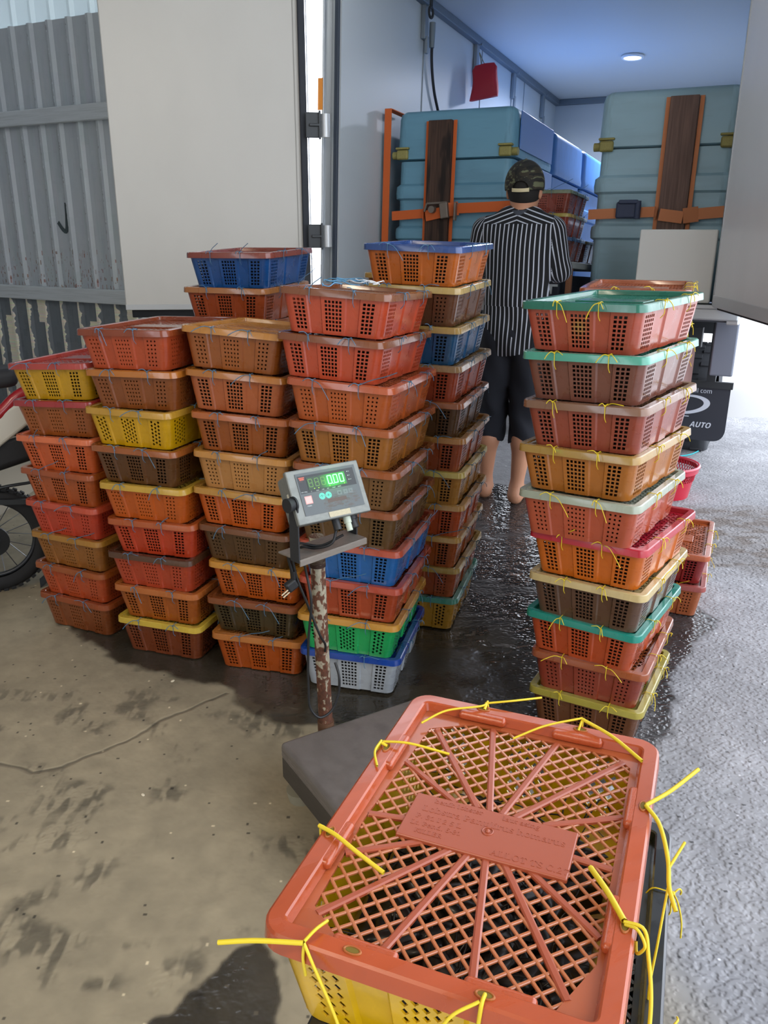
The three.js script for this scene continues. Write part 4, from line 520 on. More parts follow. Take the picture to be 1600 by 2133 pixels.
// ---------------------------------------------------------------- platform scale
const scale = thing('platform_scale', 'rusty platform scale with a steel indicator glowing green 0.00 on a pipe', 'scale', [-0.134, 0, -1.787], 31.5 * D2R);
{ // local: x along the platform's back edge, z towards the viewer; the pole stands at the origin
  const steel = std('#6e6864', 0.5, 0.15, { map: grime, roughnessMap: wetRough });
  part('platform', [box(0.42, 0.045, 0.50, 0.075, 0.133, 0.243, 0.012)], steel, scale); part('skirt', [box(0.415, 0.06, 0.495, 0.075, 0.085, 0.243, 0.004)], std('#4b4640', 0.6, 0.3, { map: grime }), scale);
  for (const [x, z] of [[-0.10, 0.03], [0.25, 0.03], [-0.10, 0.45], [0.25, 0.45]]) part('foot', [cyl(0.03, 0.036, 0.03, x, 0.015, z, 18), cyl(0.012, 0.012, 0.05, x, 0.045, z, 10)], std('#8a8674', 0.8), scale);
  part('pole', [cyl(0.0176, 0.0176, 0.56, 0, 0.385, -0.022, 24)], std('#ffffff', 0.75, 0.15, { map: rustTex }), scale); part('pole_socket', [cyl(0.021, 0.021, 0.065, 0, 0.13, -0.022, 24), box(0.06, 0.05, 0.03, 0, 0.085, -0.03, 0.004)], std('#5a3d28', 0.85, 0.1), scale); part('pole_collar', cyl(0.0192, 0.0192, 0.03, 0, 0.603, -0.022, 24), std('#8d8372', 0.7, 0.2, { map: rustTex }), scale);
  scale.children.forEach((c) => { if (/^pole/.test(c.name)) { c.rotation.z = 0.028; c.position.x = 0.004; } });
  const br = std('#2c2d2f', 0.55, 0.3);
  const yoke = new THREE.Group(); yoke.name = 'bracket'; yoke.position.set(-0.1195, 0, 0.085); yoke.rotation.y = 14 * D2R; scale.add(yoke);
  part('bracket_plate', [box(0.20, 0.004, 0.075, 0.10, 0.664, -0.022, 0.001), box(0.20, 0.014, 0.004, 0.10, 0.658, 0.015, 0.001)], std('#80786f', 0.5, 0.4, { map: grime }), yoke);
  part('bracket_arm', [box(0.004, 0.135, 0.030, 0, 0.726, 0, 0.001), cyl(0.0165, 0.0165, 0.004, 0, 0.79, 0, 18, 0, 0, Math.PI / 2)], br, yoke);
  part('bracket_arm', [box(0.004, 0.10, 0.030, 0.199, 0.712, -0.03, 0.001)], br, yoke);
  part('knob', [cyl(0.014, 0.016, 0.016, -0.010, 0.79, 0, 14, 0, 0, Math.PI / 2), cyl(0.006, 0.006, 0.03, 0.008, 0.79, 0, 10, 0, 0, Math.PI / 2)], std('#17181a', 0.6), yoke);
  const ind = new THREE.Group(); ind.name = 'indicator'; scale.add(ind); // placed by its own front face
  ind.position.set(-0.1193, 0.8031, -1.70).sub(scale.position).applyAxisAngle(new THREE.Vector3(0, 1, 0), -31.5 * D2R); ind.rotation.set(-30.28 * D2R, 0.85 * D2R, 0.75 * D2R, 'YXZ');
  const inox = std('#7c7f7b', 0.5, 0.4, { map: grime });
  const hs = (w, h, z) => [[-w, -h, z], [w, -h, z], [w, h, z], [-w, h, z]];
  part('housing', [box(0.178, 0.1193, 0.014, 0, 0, -0.0075, 0.003), box(0.168, 0.11, 0.05, -0.002, 0.0, -0.036, 0.006)], inox, ind);
  const face = canvasTex(1024, 640, (c, w, h) => {
    c.fillStyle = '#4a5052'; c.fillRect(0, 0, w, h); c.fillStyle = '#15191b'; c.beginPath(); c.rect(22, 40, w - 60, 268); c.fill();
    c.fillStyle = '#c2543c'; c.fillRect(44, 62, 96, 16); c.fillRect(54, 84, 76, 22); c.fillStyle = '#9b4a3a'; c.font = '16px sans-serif'; c.fillText('SCALES', 50, 128);
    c.fillStyle = '#c9cfcc'; c.font = '20px sans-serif'; c.fillText('MAX 150kg', 30, 292); ['ST', 'ZERO', 'TARE', 'NET', 'HOLD', 'GROSS'].forEach((t, i) => c.fillText(t, 190 + i * 92, 300));
    c.font = '18px sans-serif'; ['kg', 'lb', 'pcs'].forEach((t, i) => { c.fillText(t, 892, 96 + i * 62); c.fillRect(868, 84 + i * 62, 12, 12); });
    c.fillStyle = '#e28f8a'; c.fillRect(60, 352, 118, 118); c.fillStyle = '#f0a9a4'; c.fillRect(72, 364, 94, 94); c.fillStyle = '#b9c2c0'; c.font = '22px sans-serif'; c.fillText('POWER', 72, 508);
    for (const [x, t] of [[352, 'T'], [462, '0']]) { c.fillStyle = '#4fb3a4'; c.beginPath(); c.arc(x, 392, 52, 0, 7); c.fill(); c.fillStyle = '#12312c'; c.font = 'bold 44px sans-serif'; c.fillText(t, x - 14, 407); c.fillRect(x - 36, 388, 14, 6); c.fillRect(x + 22, 388, 14, 6); }
    c.fillStyle = '#5d6466'; for (const x of [652, 760, 850]) { c.beginPath(); c.rect(x - 36, 352, 74, 70); c.fill(); } c.fillStyle = '#22282a'; c.font = 'bold 42px sans-serif'; c.fillText('M', 634, 404); c.fillText('<', 748, 402); c.fillText('>', 838, 402);
    for (let i = 0; i < 260; i++) { c.fillStyle = `rgba(${rr(50, 84) | 0},${rr(36, 52) | 0},${rr(24, 36) | 0},${rr(0.05, 0.28)})`; const x = rr(330, 900), y = 440 + rr(-20, 150) + 30 * Math.sin(x * 0.02); c.fillRect(x, y, rr(10, 90), rr(3, 20)); }
    c.fillStyle = 'rgba(70,44,30,.8)'; c.fillRect(420, 452, 330, 56);
  });
  const fm = std('#ffffff', 0.35, 0, { map: face }); { const g = new THREE.PlaneGeometry(0.146, 0.093); g.translate(0.004, 0.0035, 0.0008); part('membrane', g, fm, ind); }
  part('rating_label', box(0.052, 0.012, 0.0004, 0.012, -0.050, 0.0004), std('#b5aa90', 0.6, 0, { map: grime }), ind);
  const glow = canvasTex(1024, 320, (c, w, h) => {
    c.fillStyle = '#0c2a10'; c.fillRect(0, 0, w, h); const gr = c.createRadialGradient(760, 150, 60, 760, 150, 470); gr.addColorStop(0, '#05b21c'); gr.addColorStop(0.55, '#078a18'); gr.addColorStop(1, '#0a3a12'); c.fillStyle = gr; c.fillRect(0, 0, w, h);
    const seg = (x, y, s, on, col, lw) => { c.strokeStyle = col; c.lineWidth = lw; c.lineCap = 'round'; const W = 96 * s, H = 100 * s, k = 14, P = [[x, y], [x + W, y], [x + W, y + H], [x, y + H], [x, y + 2 * H], [x + W, y + 2 * H]]; const L = [[0, 1], [1, 2], [2, 5], [4, 5], [3, 4], [0, 3], [3, 2]]; L.forEach(([a, b], i) => { if (!on[i]) return; const [ax, ay] = P[a], [bx, by] = P[b]; c.beginPath(); c.moveTo(lerp(ax, bx, 0.08), lerp(ay, by, 0.08)); c.lineTo(lerp(bx, ax, 0.08), lerp(by, ay, 0.08)); c.stroke(); }); };
    for (let i = 0; i < 3; i++) seg(40 + i * 166, 52, 0.95, [1, 1, 1, 1, 1, 1, 1], '#74b83c', 10);
    for (let i = 0; i < 3; i++) { seg(546 + i * 160, 46, 1.0, [1, 1, 1, 1, 1, 1, 0], '#25e04a', 48); seg(546 + i * 160, 46, 1.0, [1, 1, 1, 1, 1, 1, 0], '#c8ffe6', 24); } c.fillStyle = '#c8ffe6'; c.beginPath(); c.arc(676, 258, 15, 0, 7); c.fill();
    c.fillStyle = '#b5ff20'; for (const x of [150, 262, 560, 955]) { c.beginPath(); c.arc(x, 294, 13, 0, 7); c.fill(); }
  });
  { const g = new THREE.PlaneGeometry(0.094, 0.0285); g.translate(0.0015, 0.0245, 0.0014); part('display', g, std('#050805', 0.3, 0, { emissive: '#ffffff', emissiveMap: glow, emissiveIntensity: 1.5 }), ind); }
  part('tape_scrap', box(0.0004, 0.009, 0.012, -0.0866, 0.01, -0.02), std('#c9c5b2', 0.7), ind);
  const pl = new THREE.PointLight('#38ff58', 0.008, 0, 2); pl.position.set(0.02, 0.024, 0.012); pl.castShadow = true; ind.add(pl);
  const cab = std('#131416', 0.5);
  const W = (pts) => pts.map((p) => { const v = V(p).sub(scale.position).applyAxisAngle(new THREE.Vector3(0, 1, 0), -31.5 * D2R); return [v.x, v.y, v.z]; });
  part('gland', [T(cyl(0.009, 0.009, 0.028, 0, 0, 0, 12), 0.012, -0.068, -0.03), T(cyl(0.011, 0.009, 0.03, 0, 0, 0, 12), 0.052, -0.070, -0.03), cyl(0.013, 0.013, 0.012, 0.052, -0.060, -0.03, 6)], std('#1b1c1e', 0.5), ind); part('gland_nut', [cyl(0.009, 0.009, 0.018, 0.036, -0.064, -0.022, 8), cyl(0.007, 0.007, 0.02, 0.036, -0.08, -0.022, 8)], std('#b6bfae', 0.5), ind);
  part('signal_cable', tube(W([[-0.105, 0.712, -1.71], [-0.115, 0.684, -1.70], [-0.15, 0.672, -1.70], [-0.185, 0.668, -1.715], [-0.178, 0.60, -1.74], [-0.167, 0.53, -1.73], [-0.176, 0.43, -1.735], [-0.180, 0.30, -1.735], [-0.176, 0.24, -1.735], [-0.155, 0.2135, -1.74], [-0.128, 0.222, -1.755], [-0.111, 0.26, -1.765], [-0.108, 0.31, -1.77], [-0.118, 0.34, -1.785]]), 0.0032, 120, 7), cab, scale);
  part('power_cable', [tube(W([[-0.09, 0.70, -1.71], [-0.14, 0.676, -1.705], [-0.200, 0.678, -1.71], [-0.202, 0.60, -1.735], [-0.178, 0.52, -1.74], [-0.150, 0.43, -1.75], [-0.14, 0.40, -1.765], [-0.142, 0.37, -1.785]]), 0.003, 70, 7), tube(W([[-0.19, 0.676, -1.715], [-0.214, 0.65, -1.725], [-0.209, 0.60, -1.735], [-0.206, 0.575, -1.74]]), 0.0042, 24, 7)], cab, scale);
  { const p = W([[-0.212, 0.567, -1.735]])[0]; part('plug', [box(0.030, 0.026, 0.018, p[0], p[1], p[2], 0.006, 0, 0, 0.5), cyl(0.006, 0.008, 0.03, p[0] + 0.006, p[1] + 0.02, p[2], 10)], cab, scale); part('plug_pin', [cyl(0.0022, 0.0022, 0.022, p[0] - 0.018, p[1] - 0.012, p[2] + 0.005, 8, 0, 0, -1.0), cyl(0.0022, 0.0022, 0.022, p[0] - 0.014, p[1] - 0.018, p[2] + 0.005, 8, 0, 0, -1.0)], std('#b9a98c', 0.35, 0.8), scale); }
}
// ---------------------------------------------------------------- isosurfaces for the figure
function iso(sdf, lo, hi, res) {
  const mc = new MarchingCubes(res, undefined, false, false, 400000); mc.isolation = 0; const n = mc.size, half = n / 2, f = mc.field; const sx = (hi[0] - lo[0]) / 2, sy = (hi[1] - lo[1]) / 2, sz = (hi[2] - lo[2]) / 2, cx = (hi[0] + lo[0]) / 2, cy = (hi[1] + lo[1]) / 2, cz = (hi[2] + lo[2]) / 2;
  for (let k = 0; k < n; k++) for (let j = 0; j < n; j++) for (let i = 0; i < n; i++) f[i + j * n + k * n * n] = -sdf(cx + sx * (i - half) / half, cy + sy * (j - half) / half, cz + sz * (k - half) / half);
  mc.update(); const c = mc.count, p = new Float32Array(mc.positionArray.slice(0, c * 3)); for (let i = 0; i < c; i++) { p[i * 3] = cx + sx * p[i * 3]; p[i * 3 + 1] = cy + sy * p[i * 3 + 1]; p[i * 3 + 2] = cz + sz * p[i * 3 + 2]; }
  let g = new THREE.BufferGeometry(); g.setAttribute('position', new THREE.BufferAttribute(p, 3)); g = mergeVertices(g, 1e-5); g.computeVertexNormals(); return g;
}
const cap = (x, y, z, [a, b, ra, rb]) => { const dx = b[0] - a[0], dy = b[1] - a[1], dz = b[2] - a[2], t = clamp(((x - a[0]) * dx + (y - a[1]) * dy + (z - a[2]) * dz) / (dx * dx + dy * dy + dz * dz)); return Math.hypot(x - a[0] - dx * t, y - a[1] - dy * t, z - a[2] - dz * t) - lerp(ra, rb, t); };
const smin = (a, b, k) => { const h = Math.max(k - Math.abs(a - b), 0) / k; return Math.min(a, b) - h * h * k * 0.25; };
const ell = (x, y, z, c, r) => { const k0 = Math.hypot((x - c[0]) / r[0], (y - c[1]) / r[1], (z - c[2]) / r[2]), k1 = Math.hypot((x - c[0]) / r[0] ** 2, (y - c[1]) / r[1] ** 2, (z - c[2]) / r[2] ** 2); return k0 * (k0 - 1) / (k1 + 1e-9); };
const union = (bones, k) => (x, y, z) => { let d = 1e3; for (const b of bones) d = smin(d, b.length === 2 ? ell(x, y, z, b[0], b[1]) : cap(x, y, z, b), k); return d; };
{
  // local frame: x to the man's right, -z the way he faces (into the truck), feet on y = 0
  const man = thing('person', 'barefoot man seen from behind in a black striped shirt, cut-off dark trousers and camouflage cap', 'person', [0.66, 0, -4.14], -20 * D2R);
  const skinM = phys('#b98566', 0.55), J = { hipR: [0.062, 0.86, 0.0], kneeR: [0.060, 0.46, -0.015], ankR: [0.040, 0.075, 0.03], hipL: [-0.105, 0.86, 0.0], kneeL: [-0.125, 0.46, -0.05], ankL: [-0.135, 0.075, -0.02], pel: [-0.02, 0.88, 0], wst: [-0.022, 1.06, 0.005], chest: [-0.02, 1.25, 0.0], neck: [-0.015, 1.40, -0.005], head: [-0.01, 1.515, -0.02], shR: [0.138, 1.345, -0.005], elR: [0.172, 1.165, -0.06], wrR: [0.085, 1.12, -0.28], shL: [-0.190, 1.345, -0.005], elL: [-0.245, 1.165, -0.08], wrL: [-0.135, 1.12, -0.29] };
  const torso = [[[J.pel[0], 0.90, 0.0], [0.155, 0.13, 0.108]], [[J.wst[0], 1.06, 0.0], [0.138, 0.16, 0.098]], [[J.chest[0], 1.245, 0.0], [0.165, 0.16, 0.108]], [[-0.13, 1.345, 0.0], [0.10, 1.345, 0.0], 0.055, 0.055]];
  const arms = [[J.shR, J.elR, 0.048, 0.038], [J.elR, J.wrR, 0.037, 0.026], [J.shL, J.elL, 0.048, 0.038], [J.elL, J.wrL, 0.037, 0.026]];
  const legs = [[J.hipR, J.kneeR, 0.082, 0.053], [J.kneeR, [0.055, 0.32, 0.012], 0.050, 0.053], [[0.055, 0.32, 0.012], J.ankR, 0.053, 0.031], [J.hipL, J.kneeL, 0.082, 0.053], [J.kneeL, [-0.13, 0.32, -0.02], 0.050, 0.053], [[-0.13, 0.32, -0.02], J.ankL, 0.053, 0.031]];
  const foot = (a, s) => [[[a[0], 0.036, a[2] + 0.022], [a[0], a[1], a[2]], 0.031, 0.031], [[a[0], 0.034, a[2] + 0.02], [a[0] + 0.02 * s, 0.024, a[2] - 0.12], 0.032, 0.026], [[a[0] + 0.02 * s, 0.024, a[2] - 0.12], [a[0] + 0.03 * s, 0.018, a[2] - 0.17], 0.034, 0.016]];
  const neckB = [[[-0.017, 1.37, 0.0], [-0.012, 1.47, -0.012], 0.056, 0.052]];
  const headB = [[[-0.01, 1.535, -0.02], [0.073, 0.098, 0.092]], [[-0.01, 1.475, -0.055], [0.056, 0.055, 0.055]]];
  const bodySdf = union([...torso, ...arms, ...legs, ...foot(J.ankR, 1), ...foot(J.ankL, -1), ...neckB, ...headB], 0.035);
  const bodyG = iso(bodySdf, [-0.42, -0.02, -0.42], [0.40, 1.70, 0.22], 112);
  // hands: palm, four fingers, thumb
  const hand = (w, s) => { const b = [[[w[0], w[1], w[2] + 0.01], [w[0] - 0.012 * s, w[1] + 0.004, w[2] - 0.055], 0.024, 0.026], [[w[0] + 0.018 * s, w[1], w[2] - 0.02], [w[0] + 0.016 * s, w[1] + 0.002, w[2] - 0.06], 0.016, 0.017], [[w[0] - 0.03 * s, w[1], w[2] - 0.02], [w[0] - 0.036 * s, w[1] + 0.002, w[2] - 0.06], 0.014, 0.016]];
    const fx = [-0.036, -0.016, 0.005, 0.024], L = [0.034, 0.042, 0.045, 0.038]; const fing = fx.map((x, i) => { const k = [w[0] + x * s, w[1] + 0.004, w[2] - 0.062], m = [k[0], k[1] - 0.008, k[2] - L[i]], e = [m[0], m[1] - 0.026, m[2] - 0.012]; return [[k, m, 0.0092, 0.0085], [m, e, 0.0085, 0.0072]]; }).flat();
    const th = [[w[0] - 0.034 * s, w[1] - 0.004, w[2] - 0.025], [w[0] - 0.058 * s, w[1] - 0.014, w[2] - 0.055], [w[0] - 0.056 * s, w[1] - 0.026, w[2] - 0.082]]; const palm = union(b, 0.02), fs = union([...fing, [th[0], th[1], 0.012, 0.010], [th[1], th[2], 0.010, 0.0085]], 0.004);
    return iso((x, y, z) => smin(palm(x, y, z), fs(x, y, z), 0.008), [w[0] - 0.1, w[1] - 0.09, w[2] - 0.16], [w[0] + 0.1, w[1] + 0.07, w[2] + 0.05], 64); };
  // head detail: face, ears, neck on a grid of their own
  const headSdf = union([...headB, ...neckB, [[-0.01, 1.50, -0.108], [0.013, 0.022, 0.02]], [[-0.01, 1.452, -0.10], [0.022, 0.016, 0.016]], [[-0.034, 1.515, -0.098], [0.018, 0.008, 0.012]], [[0.014, 1.515, -0.098], [0.018, 0.008, 0.012]]], 0.018), ears = union([[[-0.085, 1.512, -0.012], [0.010, 0.031, 0.019]], [[0.065, 1.512, -0.012], [0.010, 0.031, 0.019]], [[-0.078, 1.51, -0.02], [0.012, 0.02, 0.012]], [[0.058, 1.51, -0.02], [0.012, 0.02, 0.012]]], 0.008);
  const headG = iso((x, y, z) => smin(headSdf(x, y, z), ears(x, y, z), 0.008), [-0.13, 1.38, -0.16], [0.11, 1.66, 0.11], 84);
  part('body', [bodyG, hand(J.wrR, 1), hand(J.wrL, -1), headG], skinM, man);
  // trousers cut off below the knee
  const trSdf = union([[[-0.02, 0.86, 0.0], [0.165, 0.12, 0.122]], [[0.062, 0.84, 0.0], J.kneeR, 0.100, 0.080], [J.kneeR, [0.056, 0.28, 0.0], 0.080, 0.074], [[-0.105, 0.84, 0.0], J.kneeL, 0.100, 0.080], [J.kneeL, [-0.13, 0.28, -0.03], 0.080, 0.074]], 0.03);
  const wrinkle = (x, y, z) => 0.004 * Math.sin(y * 46 + x * 30 + 4 * Math.sin(z * 30)) * smooth(0.75, 0.4, y) + 0.003 * Math.sin(x * 55 + y * 21);
  part('trousers', iso((x, y, z) => Math.max(trSdf(x, y, z) + wrinkle(x, y, z), (0.315 + 0.012 * Math.sin(x * 40) - y), y - 0.94), [-0.34, 0.28, -0.2], [0.30, 0.97, 0.2], 88), std('#191c24', 0.9), man);
  // shirt: body and sleeves down to the forearm
  const shTorso = union([[[-0.022, 0.86, 0.0], [0.172, 0.16, 0.128]], [[-0.022, 1.05, 0.0], [0.162, 0.20, 0.122]], [[-0.022, 1.24, 0.0], [0.172, 0.19, 0.122]], [[-0.14, 1.345, 0.0], [0.10, 1.345, 0.0], 0.062, 0.062], [[-0.06, 1.395, 0.0], [0.03, 1.395, 0.0], 0.055, 0.055]], 0.05);
  const mid = (a, b, t) => a.map((v, i) => lerp(v, b[i], t)); const cuffR = mid(J.elR, J.wrR, 0.42), cuffL = mid(J.elL, J.wrL, 0.42);
  const armBones = [[J.shR, J.elR, 0.062, 0.054], [J.elR, cuffR, 0.053, 0.049], [J.shL, J.elL, 0.062, 0.054], [J.elL, cuffL, 0.053, 0.049]], shArms = union(armBones, 0.03);
  const fold = (x, y, z) => 0.0035 * Math.sin(y * 30 + x * 16 + 3 * Math.sin(x * 14)) * smooth(1.25, 0.9, y) + 0.003 * Math.sin(x * 26 - y * 12);
  let sg = iso((x, y, z) => { const arm = Math.max(shArms(x, y, z), -(z - lerp(cuffR[2], cuffL[2], 0.5)) - 0.0); return Math.max(smin(shTorso(x, y, z) + fold(x, y, z), arm, 0.03), 0.765 + 0.010 * Math.sin(x * 20) - y); }, [-0.40, 0.74, -0.24], [0.36, 1.50, 0.2], 112).toNonIndexed();
  {
    const p = sg.getAttribute('position'), uv = new Float32Array(p.count * 2), PER = 0.0212, c = new THREE.Vector3();
    for (let i = 0; i < p.count; i += 3) {
      c.set(0, 0, 0); for (let k = 0; k < 3; k++) c.add(new THREE.Vector3().fromBufferAttribute(p, i + k)); c.divideScalar(3);
      let best = -1, bd = shTorso(c.x, c.y, c.z) + 0.010; armBones.forEach((b, k) => { const d = cap(c.x, c.y, c.z, b); if (d < bd && Math.abs(c.x + 0.02) > 0.165) { bd = d; best = k; } });
      const yoke = c.y > 1.372;
      for (let k = 0; k < 3; k++) {
        const x = p.getX(i + k), y = p.getY(i + k), z = p.getZ(i + k); let u = (x + (c.y < 1 ? 0.006 * Math.sin(y * 12) : 0)) / PER;
        if (best >= 0) { const [a, b] = armBones[best], d = V(b).sub(V(a)).normalize(), e = new THREE.Vector3(1, 0, 0).addScaledVector(d, -d.x).normalize(), f2 = new THREE.Vector3().crossVectors(d, e), q = new THREE.Vector3(x, y, z).sub(V(a)); u = Math.atan2(q.dot(f2), q.dot(e)) * 0.060 / PER; }
        else if (yoke) u = (y - Math.abs(x + 0.02) * -0.35) / PER;
        uv[(i + k) * 2] = u; uv[(i + k) * 2 + 1] = y;
      }
      if (best >= 0) { const us = [0, 1, 2].map((k) => uv[(i + k) * 2]), w = 2 * Math.PI * 0.060 / PER; for (let k = 1; k < 3; k++) if (us[k] - us[0] > w / 2) uv[(i + k) * 2] -= w; else if (us[0] - us[k] > w / 2) uv[(i + k) * 2] += w; }
    }
    sg.setAttribute('uv', new THREE.BufferAttribute(uv, 2));
  }
  const stripe = dataTex(64, 4, (u) => { const s = smooth(0.34, 0.40, u) * (1 - smooth(0.60, 0.66, u)); return [lerp(0.055, 0.72, s), lerp(0.06, 0.74, s), lerp(0.075, 0.78, s)]; }, true);
  part('shirt', sg, std('#ffffff', 0.9, 0, { map: stripe }), man);
  part('collar', iso((x, y, z) => Math.max(Math.abs(cap(x, y, z, [[-0.018, 1.39, 0.0], [-0.014, 1.43, -0.006], 0.068, 0.062])) - 0.004, 1.395 - y, y - 1.432), [-0.11, 1.37, -0.1], [0.08, 1.45, 0.1], 48), std('#3b3f47', 0.9), man);
  // hair at the back and sides, cap over it
  part('hair', iso((x, y, z) => Math.max(ell(x, y, z, [-0.01, 1.535, -0.014], [0.079, 0.102, 0.094]), 1.455 + 0.35 * Math.max(0, -0.005 - z) - y + 0.004 * Math.sin(x * 90), y - 1.60, -0.075 - z), [-0.11, 1.42, -0.12], [0.09, 1.63, 0.1], 64), std('#16130f', 0.8), man);
  const camo = dataTex(256, 256, (u, v) => { const a = fbm(u * 9, v * 9, 3), b = fbm(u * 14 + 30, v * 20, 3); let c = [0.11, 0.105, 0.085]; if (a > 0.56) c = [0.17, 0.15, 0.10]; if (b > 0.63) c = [0.36, 0.37, 0.27]; if (b < 0.34) c = [0.05, 0.05, 0.045]; return c; }, true);
  const capG = (() => { const g = iso((x, y, z) => { const o = ell(x, y, z, [-0.01, 1.545, -0.016], [0.090, 0.108, 0.106]), arch = Math.hypot(x + 0.01, (y - 1.525) * 1.1) - 0.036; return Math.max(Math.abs(o) - 0.003, 1.520 - y, z > 0 ? -arch : -1); }, [-0.13, 1.49, -0.15], [0.11, 1.68, 0.12], 84); const p = g.getAttribute('position'), uv = new Float32Array(p.count * 2); for (let i = 0; i < p.count; i++) { uv[2 * i] = p.getX(i) * 4 + 0.5 + p.getZ(i) * 2; uv[2 * i + 1] = p.getY(i) * 4; } g.setAttribute('uv', new THREE.BufferAttribute(uv, 2)); return g; })();
  const capT = new THREE.Group(); capT.name = 'cap'; man.add(capT);
  part('cap_crown', capG, std('#ffffff', 0.85, 0, { map: camo }), capT);
  part('cap_strap', iso((x, y, z) => Math.max(Math.abs(ell(x, y, z, [-0.01, 1.545, -0.016], [0.092, 0.110, 0.109])) - 0.004, Math.abs(y - 1.517 - 0.35 * (x + 0.01) ** 2 * 4) - 0.008, 0.04 - z, Math.abs(x + 0.01) - 0.040), [-0.12, 1.48, -0.02], [0.1, 1.56, 0.12], 56), std('#c9bd97', 0.7), capT);
  part('cap_brim', T(new THREE.CylinderGeometry(0.075, 0.078, 0.004, 28, 1, false, Math.PI / 2, Math.PI), -0.01, 1.548, -0.095, 0.12), std('#2a2822', 0.85), capT);
  part('cap_button', T(new THREE.SphereGeometry(0.008, 12, 8), -0.01, 1.652, -0.016), std('#5a5a44', 0.8), capT);
}
// ---------------------------------------------------------------- motorbike by the gate wall (mostly out of view)
{
  const b = thing('motorbike', 'small dark motorbike with knobbly tyre, white side panel and red trim beside the leftmost stack', 'motorbike', [-1.505, 0, -2.965], 24 * D2R); // local +x: to the right, in the plane of the wheel
  const blk = std('#141518', 0.6), R0 = 0.205;
  const pr = [[-0.030, 0.150], [-0.036, 0.172], [-0.034, 0.192], [-0.022, R0], [0.022, R0], [0.034, 0.192], [0.036, 0.172], [0.030, 0.150]].map(([y, r]) => new THREE.Vector2(r, y));
  const w = new THREE.Group(); w.name = 'wheel'; w.position.set(0, R0 + 0.006, 0); b.add(w);
  const tyre = [T(new THREE.LatheGeometry(pr, 56), 0, 0, 0, Math.PI / 2)]; for (let k = 0; k < 46; k++) { const a = k / 46 * Math.PI * 2; for (const s of [-1, 1]) tyre.push(T(new THREE.BoxGeometry(0.016, 0.012, 0.020), (R0 + 0.002) * Math.cos(a + s * 0.03), (R0 + 0.002) * Math.sin(a + s * 0.03), s * 0.016, 0, 0, a + Math.PI / 2)); }
  part('tyre', tyre, std('#1b1c1e', 0.75), w); part('rim', [T(new THREE.TorusGeometry(0.149, 0.009, 10, 48), 0, 0, 0)], std('#3b3d40', 0.4, 0.6), w);
  part('hub', [cyl(0.028, 0.028, 0.09, 0, 0, 0, 20, Math.PI / 2), cyl(0.06, 0.06, 0.012, 0, 0, 0.03, 28, Math.PI / 2)], std('#2a2c2e', 0.45, 0.6), w);
  for (let k = 0; k < 18; k++) { const a = k / 18 * Math.PI * 2; part('spoke', bar([0.028 * Math.cos(a + 0.5), 0.028 * Math.sin(a + 0.5), k % 2 ? 0.03 : -0.03], [0.147 * Math.cos(a), 0.147 * Math.sin(a), 0], 0.0028, 0.0028), std('#8b8f92', 0.35, 0.8), w); }
  part('swingarm', [bar([-0.02, R0, 0.055], [-0.5, 0.30, 0.07], 0.03, 0.045), bar([-0.02, R0, -0.055], [-0.5, 0.30, -0.07], 0.03, 0.045), tube([[-0.08, 0.34, 0.05], [-0.02, 0.405, 0.05], [0.06, 0.425, 0.05], [0.16, 0.43, 0.04]], 0.006, 20, 7), bar([-0.1, 0.385, 0.05], [0.14, 0.36, 0.05], 0.012, 0.02)], std('#3a3d40', 0.4, 0.6), b);
  part('mudguard', [T(new THREE.CylinderGeometry(0.255, 0.255, 0.10, 40, 1, true, 0.2, 1.9), 0, R0 + 0.006, 0, Math.PI / 2)], std('#17181a', 0.5, 0, { side: THREE.DoubleSide }), b);
  part('frame_body', [box(0.5, 0.20, 0.12, -0.30, 0.44, 0, 0.03), box(0.34, 0.12, 0.13, 0.05, 0.545, 0, 0.03, 0, 0, 0.25), cyl(0.045, 0.055, 0.30, -0.25, 0.36, 0.08, 18, 0, 0, 1.3)], blk, b);
  { const s = new THREE.Shape(); s.moveTo(-0.40, 0.56); s.quadraticCurveTo(-0.1, 0.60, 0.26, 0.78); s.lineTo(0.24, 0.715); s.quadraticCurveTo(0.10, 0.62, 0.02, 0.56); s.quadraticCurveTo(-0.15, 0.47, -0.40, 0.50); s.lineTo(-0.40, 0.56); const g = new THREE.ExtrudeGeometry(s, { depth: 0.15, bevelEnabled: true, bevelSize: 0.012, bevelThickness: 0.012, bevelSegments: 3 }); g.translate(0, 0, -0.075); part('side_panel', g, phys('#c9c6b8', 0.35, { clearcoat: 0.5 }), b); }
  part('red_trim', tube([[-0.35, 0.585, 0.07], [-0.08, 0.635, 0.075], [0.08, 0.70, 0.07], [0.16, 0.765, 0.06], [0.26, 0.80, 0.04]], 0.022, 30, 10), phys('#a3252c', 0.35, { clearcoat: 0.5 }), b);
  part('seat', box(0.7, 0.07, 0.16, -0.18, 0.80, 0, 0.03, 0, 0, 0.10), std('#1d1e21', 0.7), b); part('tail_bracket', [bar([0.10, 0.60, 0.05], [0.24, 0.56, 0.05], 0.02, 0.05)], std('#b9b6a8', 0.5), b);
  part('stand', [bar([-0.34, 0.30, 0.06], [-0.30, 0.01, 0.16], 0.02, 0.02)], std('#444', 0.5, 0.5), b); part('handlebar', tube([[-0.9, 0.95, -0.3], [-0.86, 0.98, 0], [-0.62, 0.92, 0.3]], 0.014, 16, 8), blk, b);
}
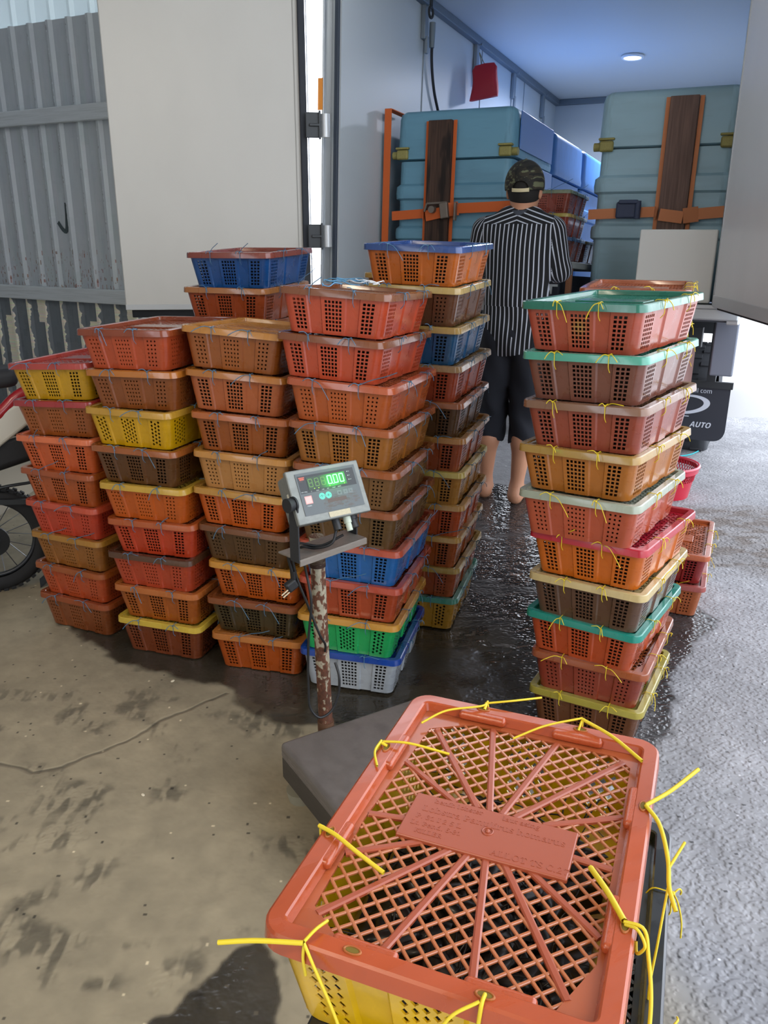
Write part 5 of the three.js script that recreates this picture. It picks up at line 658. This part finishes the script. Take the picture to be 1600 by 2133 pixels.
// ---------------------------------------------------------------- red round basket on the floor behind the tall stack
{
  const k = thing('round_basket', 'round red plastic basket standing on the bright floor behind the tall stack', 'basket', [1.50, 0, -4.25], 0.3);
  const wall = (r0, r1, y0, y1) => T(new THREE.CylinderGeometry(r1, r0, y1 - y0, 48, 1, true), 0, (y0 + y1) / 2, 0); const m = phys('#b81c33', 0.35, { side: THREE.DoubleSide, clearcoat: 0.4 });
  part('basket_wall', [wall(0.135, 0.152, 0, 0.095), cyl(0.134, 0.134, 0.004, 0, 0.003, 0, 40)], m, k); const gs = []; for (let i = 0; i < 60; i++) for (const s of [-1, 1]) { const a = i / 60 * Math.PI * 2, a2 = a + s * 0.22; gs.push(bar([0.152 * Math.cos(a), 0.094, 0.152 * Math.sin(a)], [0.168 * Math.cos(a2), 0.165, 0.168 * Math.sin(a2)], 0.004, 0.003)); } part('basket_lattice', gs, m, k);
  part('basket_rim', [T(new THREE.TorusGeometry(0.172, 0.009, 10, 56), 0, 0.168, 0, Math.PI / 2), wall(0.173, 0.178, 0.14, 0.17)], phys('#c23a4c', 0.3, { clearcoat: 0.5, side: THREE.DoubleSide }), k);
}
// ---------------------------------------------------------------- loose bits on the floor
solo('twine_scrap', 'length of turquoise twine lying on the floor by the truck tyre', 'twine', [tube([[-0.22, 0.006, 0.03], [-0.08, 0.005, 0.02], [0.05, 0.006, -0.03], [0.14, 0.007, -0.12]], 0.004, 24, 6)], std('#25b7c4', 0.6), [1.88, 0, -5.02]);
for (const [x, z, s, l] of [[0.36, -2.07, 0.010, 'small pale shell chip on the wet floor in front of the teal-lidded amber crate'], [-0.66, -2.27, 0.006, 'white crumb on the dry floor near the second stack'], [-0.60, -1.72, 0.005, 'tiny white crumb on the dry floor in front of the scale platform']]) solo('shell_chip', l, 'shell', [T(new THREE.IcosahedronGeometry(s, 1).applyMatrix4(new THREE.Matrix4().makeScale(1.3, 0.4, 0.8)), 0, s * 0.3, 0)], std('#d8cdb4', 0.6), [x, 0, z], rr(0, 3));
// a tangle of loose twine on the red crate behind the scale
{ const t = thing('twine_tangle', 'tangle of pale blue and white twine ends lying on the lid behind the scale', 'twine', [-0.045, 1.183, -2.50], 0); const gs = [], gw = []; for (let i = 0; i < 9; i++) { const p = []; let x = rr(-0.09, 0.02), z = rr(-0.06, 0.06), a = rr(0, 6.3); for (let k = 0; k < 6; k++) { p.push([x, 0.006 + rr(0, 0.016), z]); a += rr(-0.9, 0.9); x = clamp(x + Math.cos(a) * 0.03, -0.13, 0.1); z = clamp(z + Math.sin(a) * 0.03, -0.10, 0.10); } (i % 3 ? gs : gw).push(tube(p, 0.0016, 30, 5)); } part('blue_twine', gs, std('#5f9cc4', 0.5), t); part('white_twine', gw, std('#e4e8ea', 0.5), t); }
renderer.render(scene, camera);
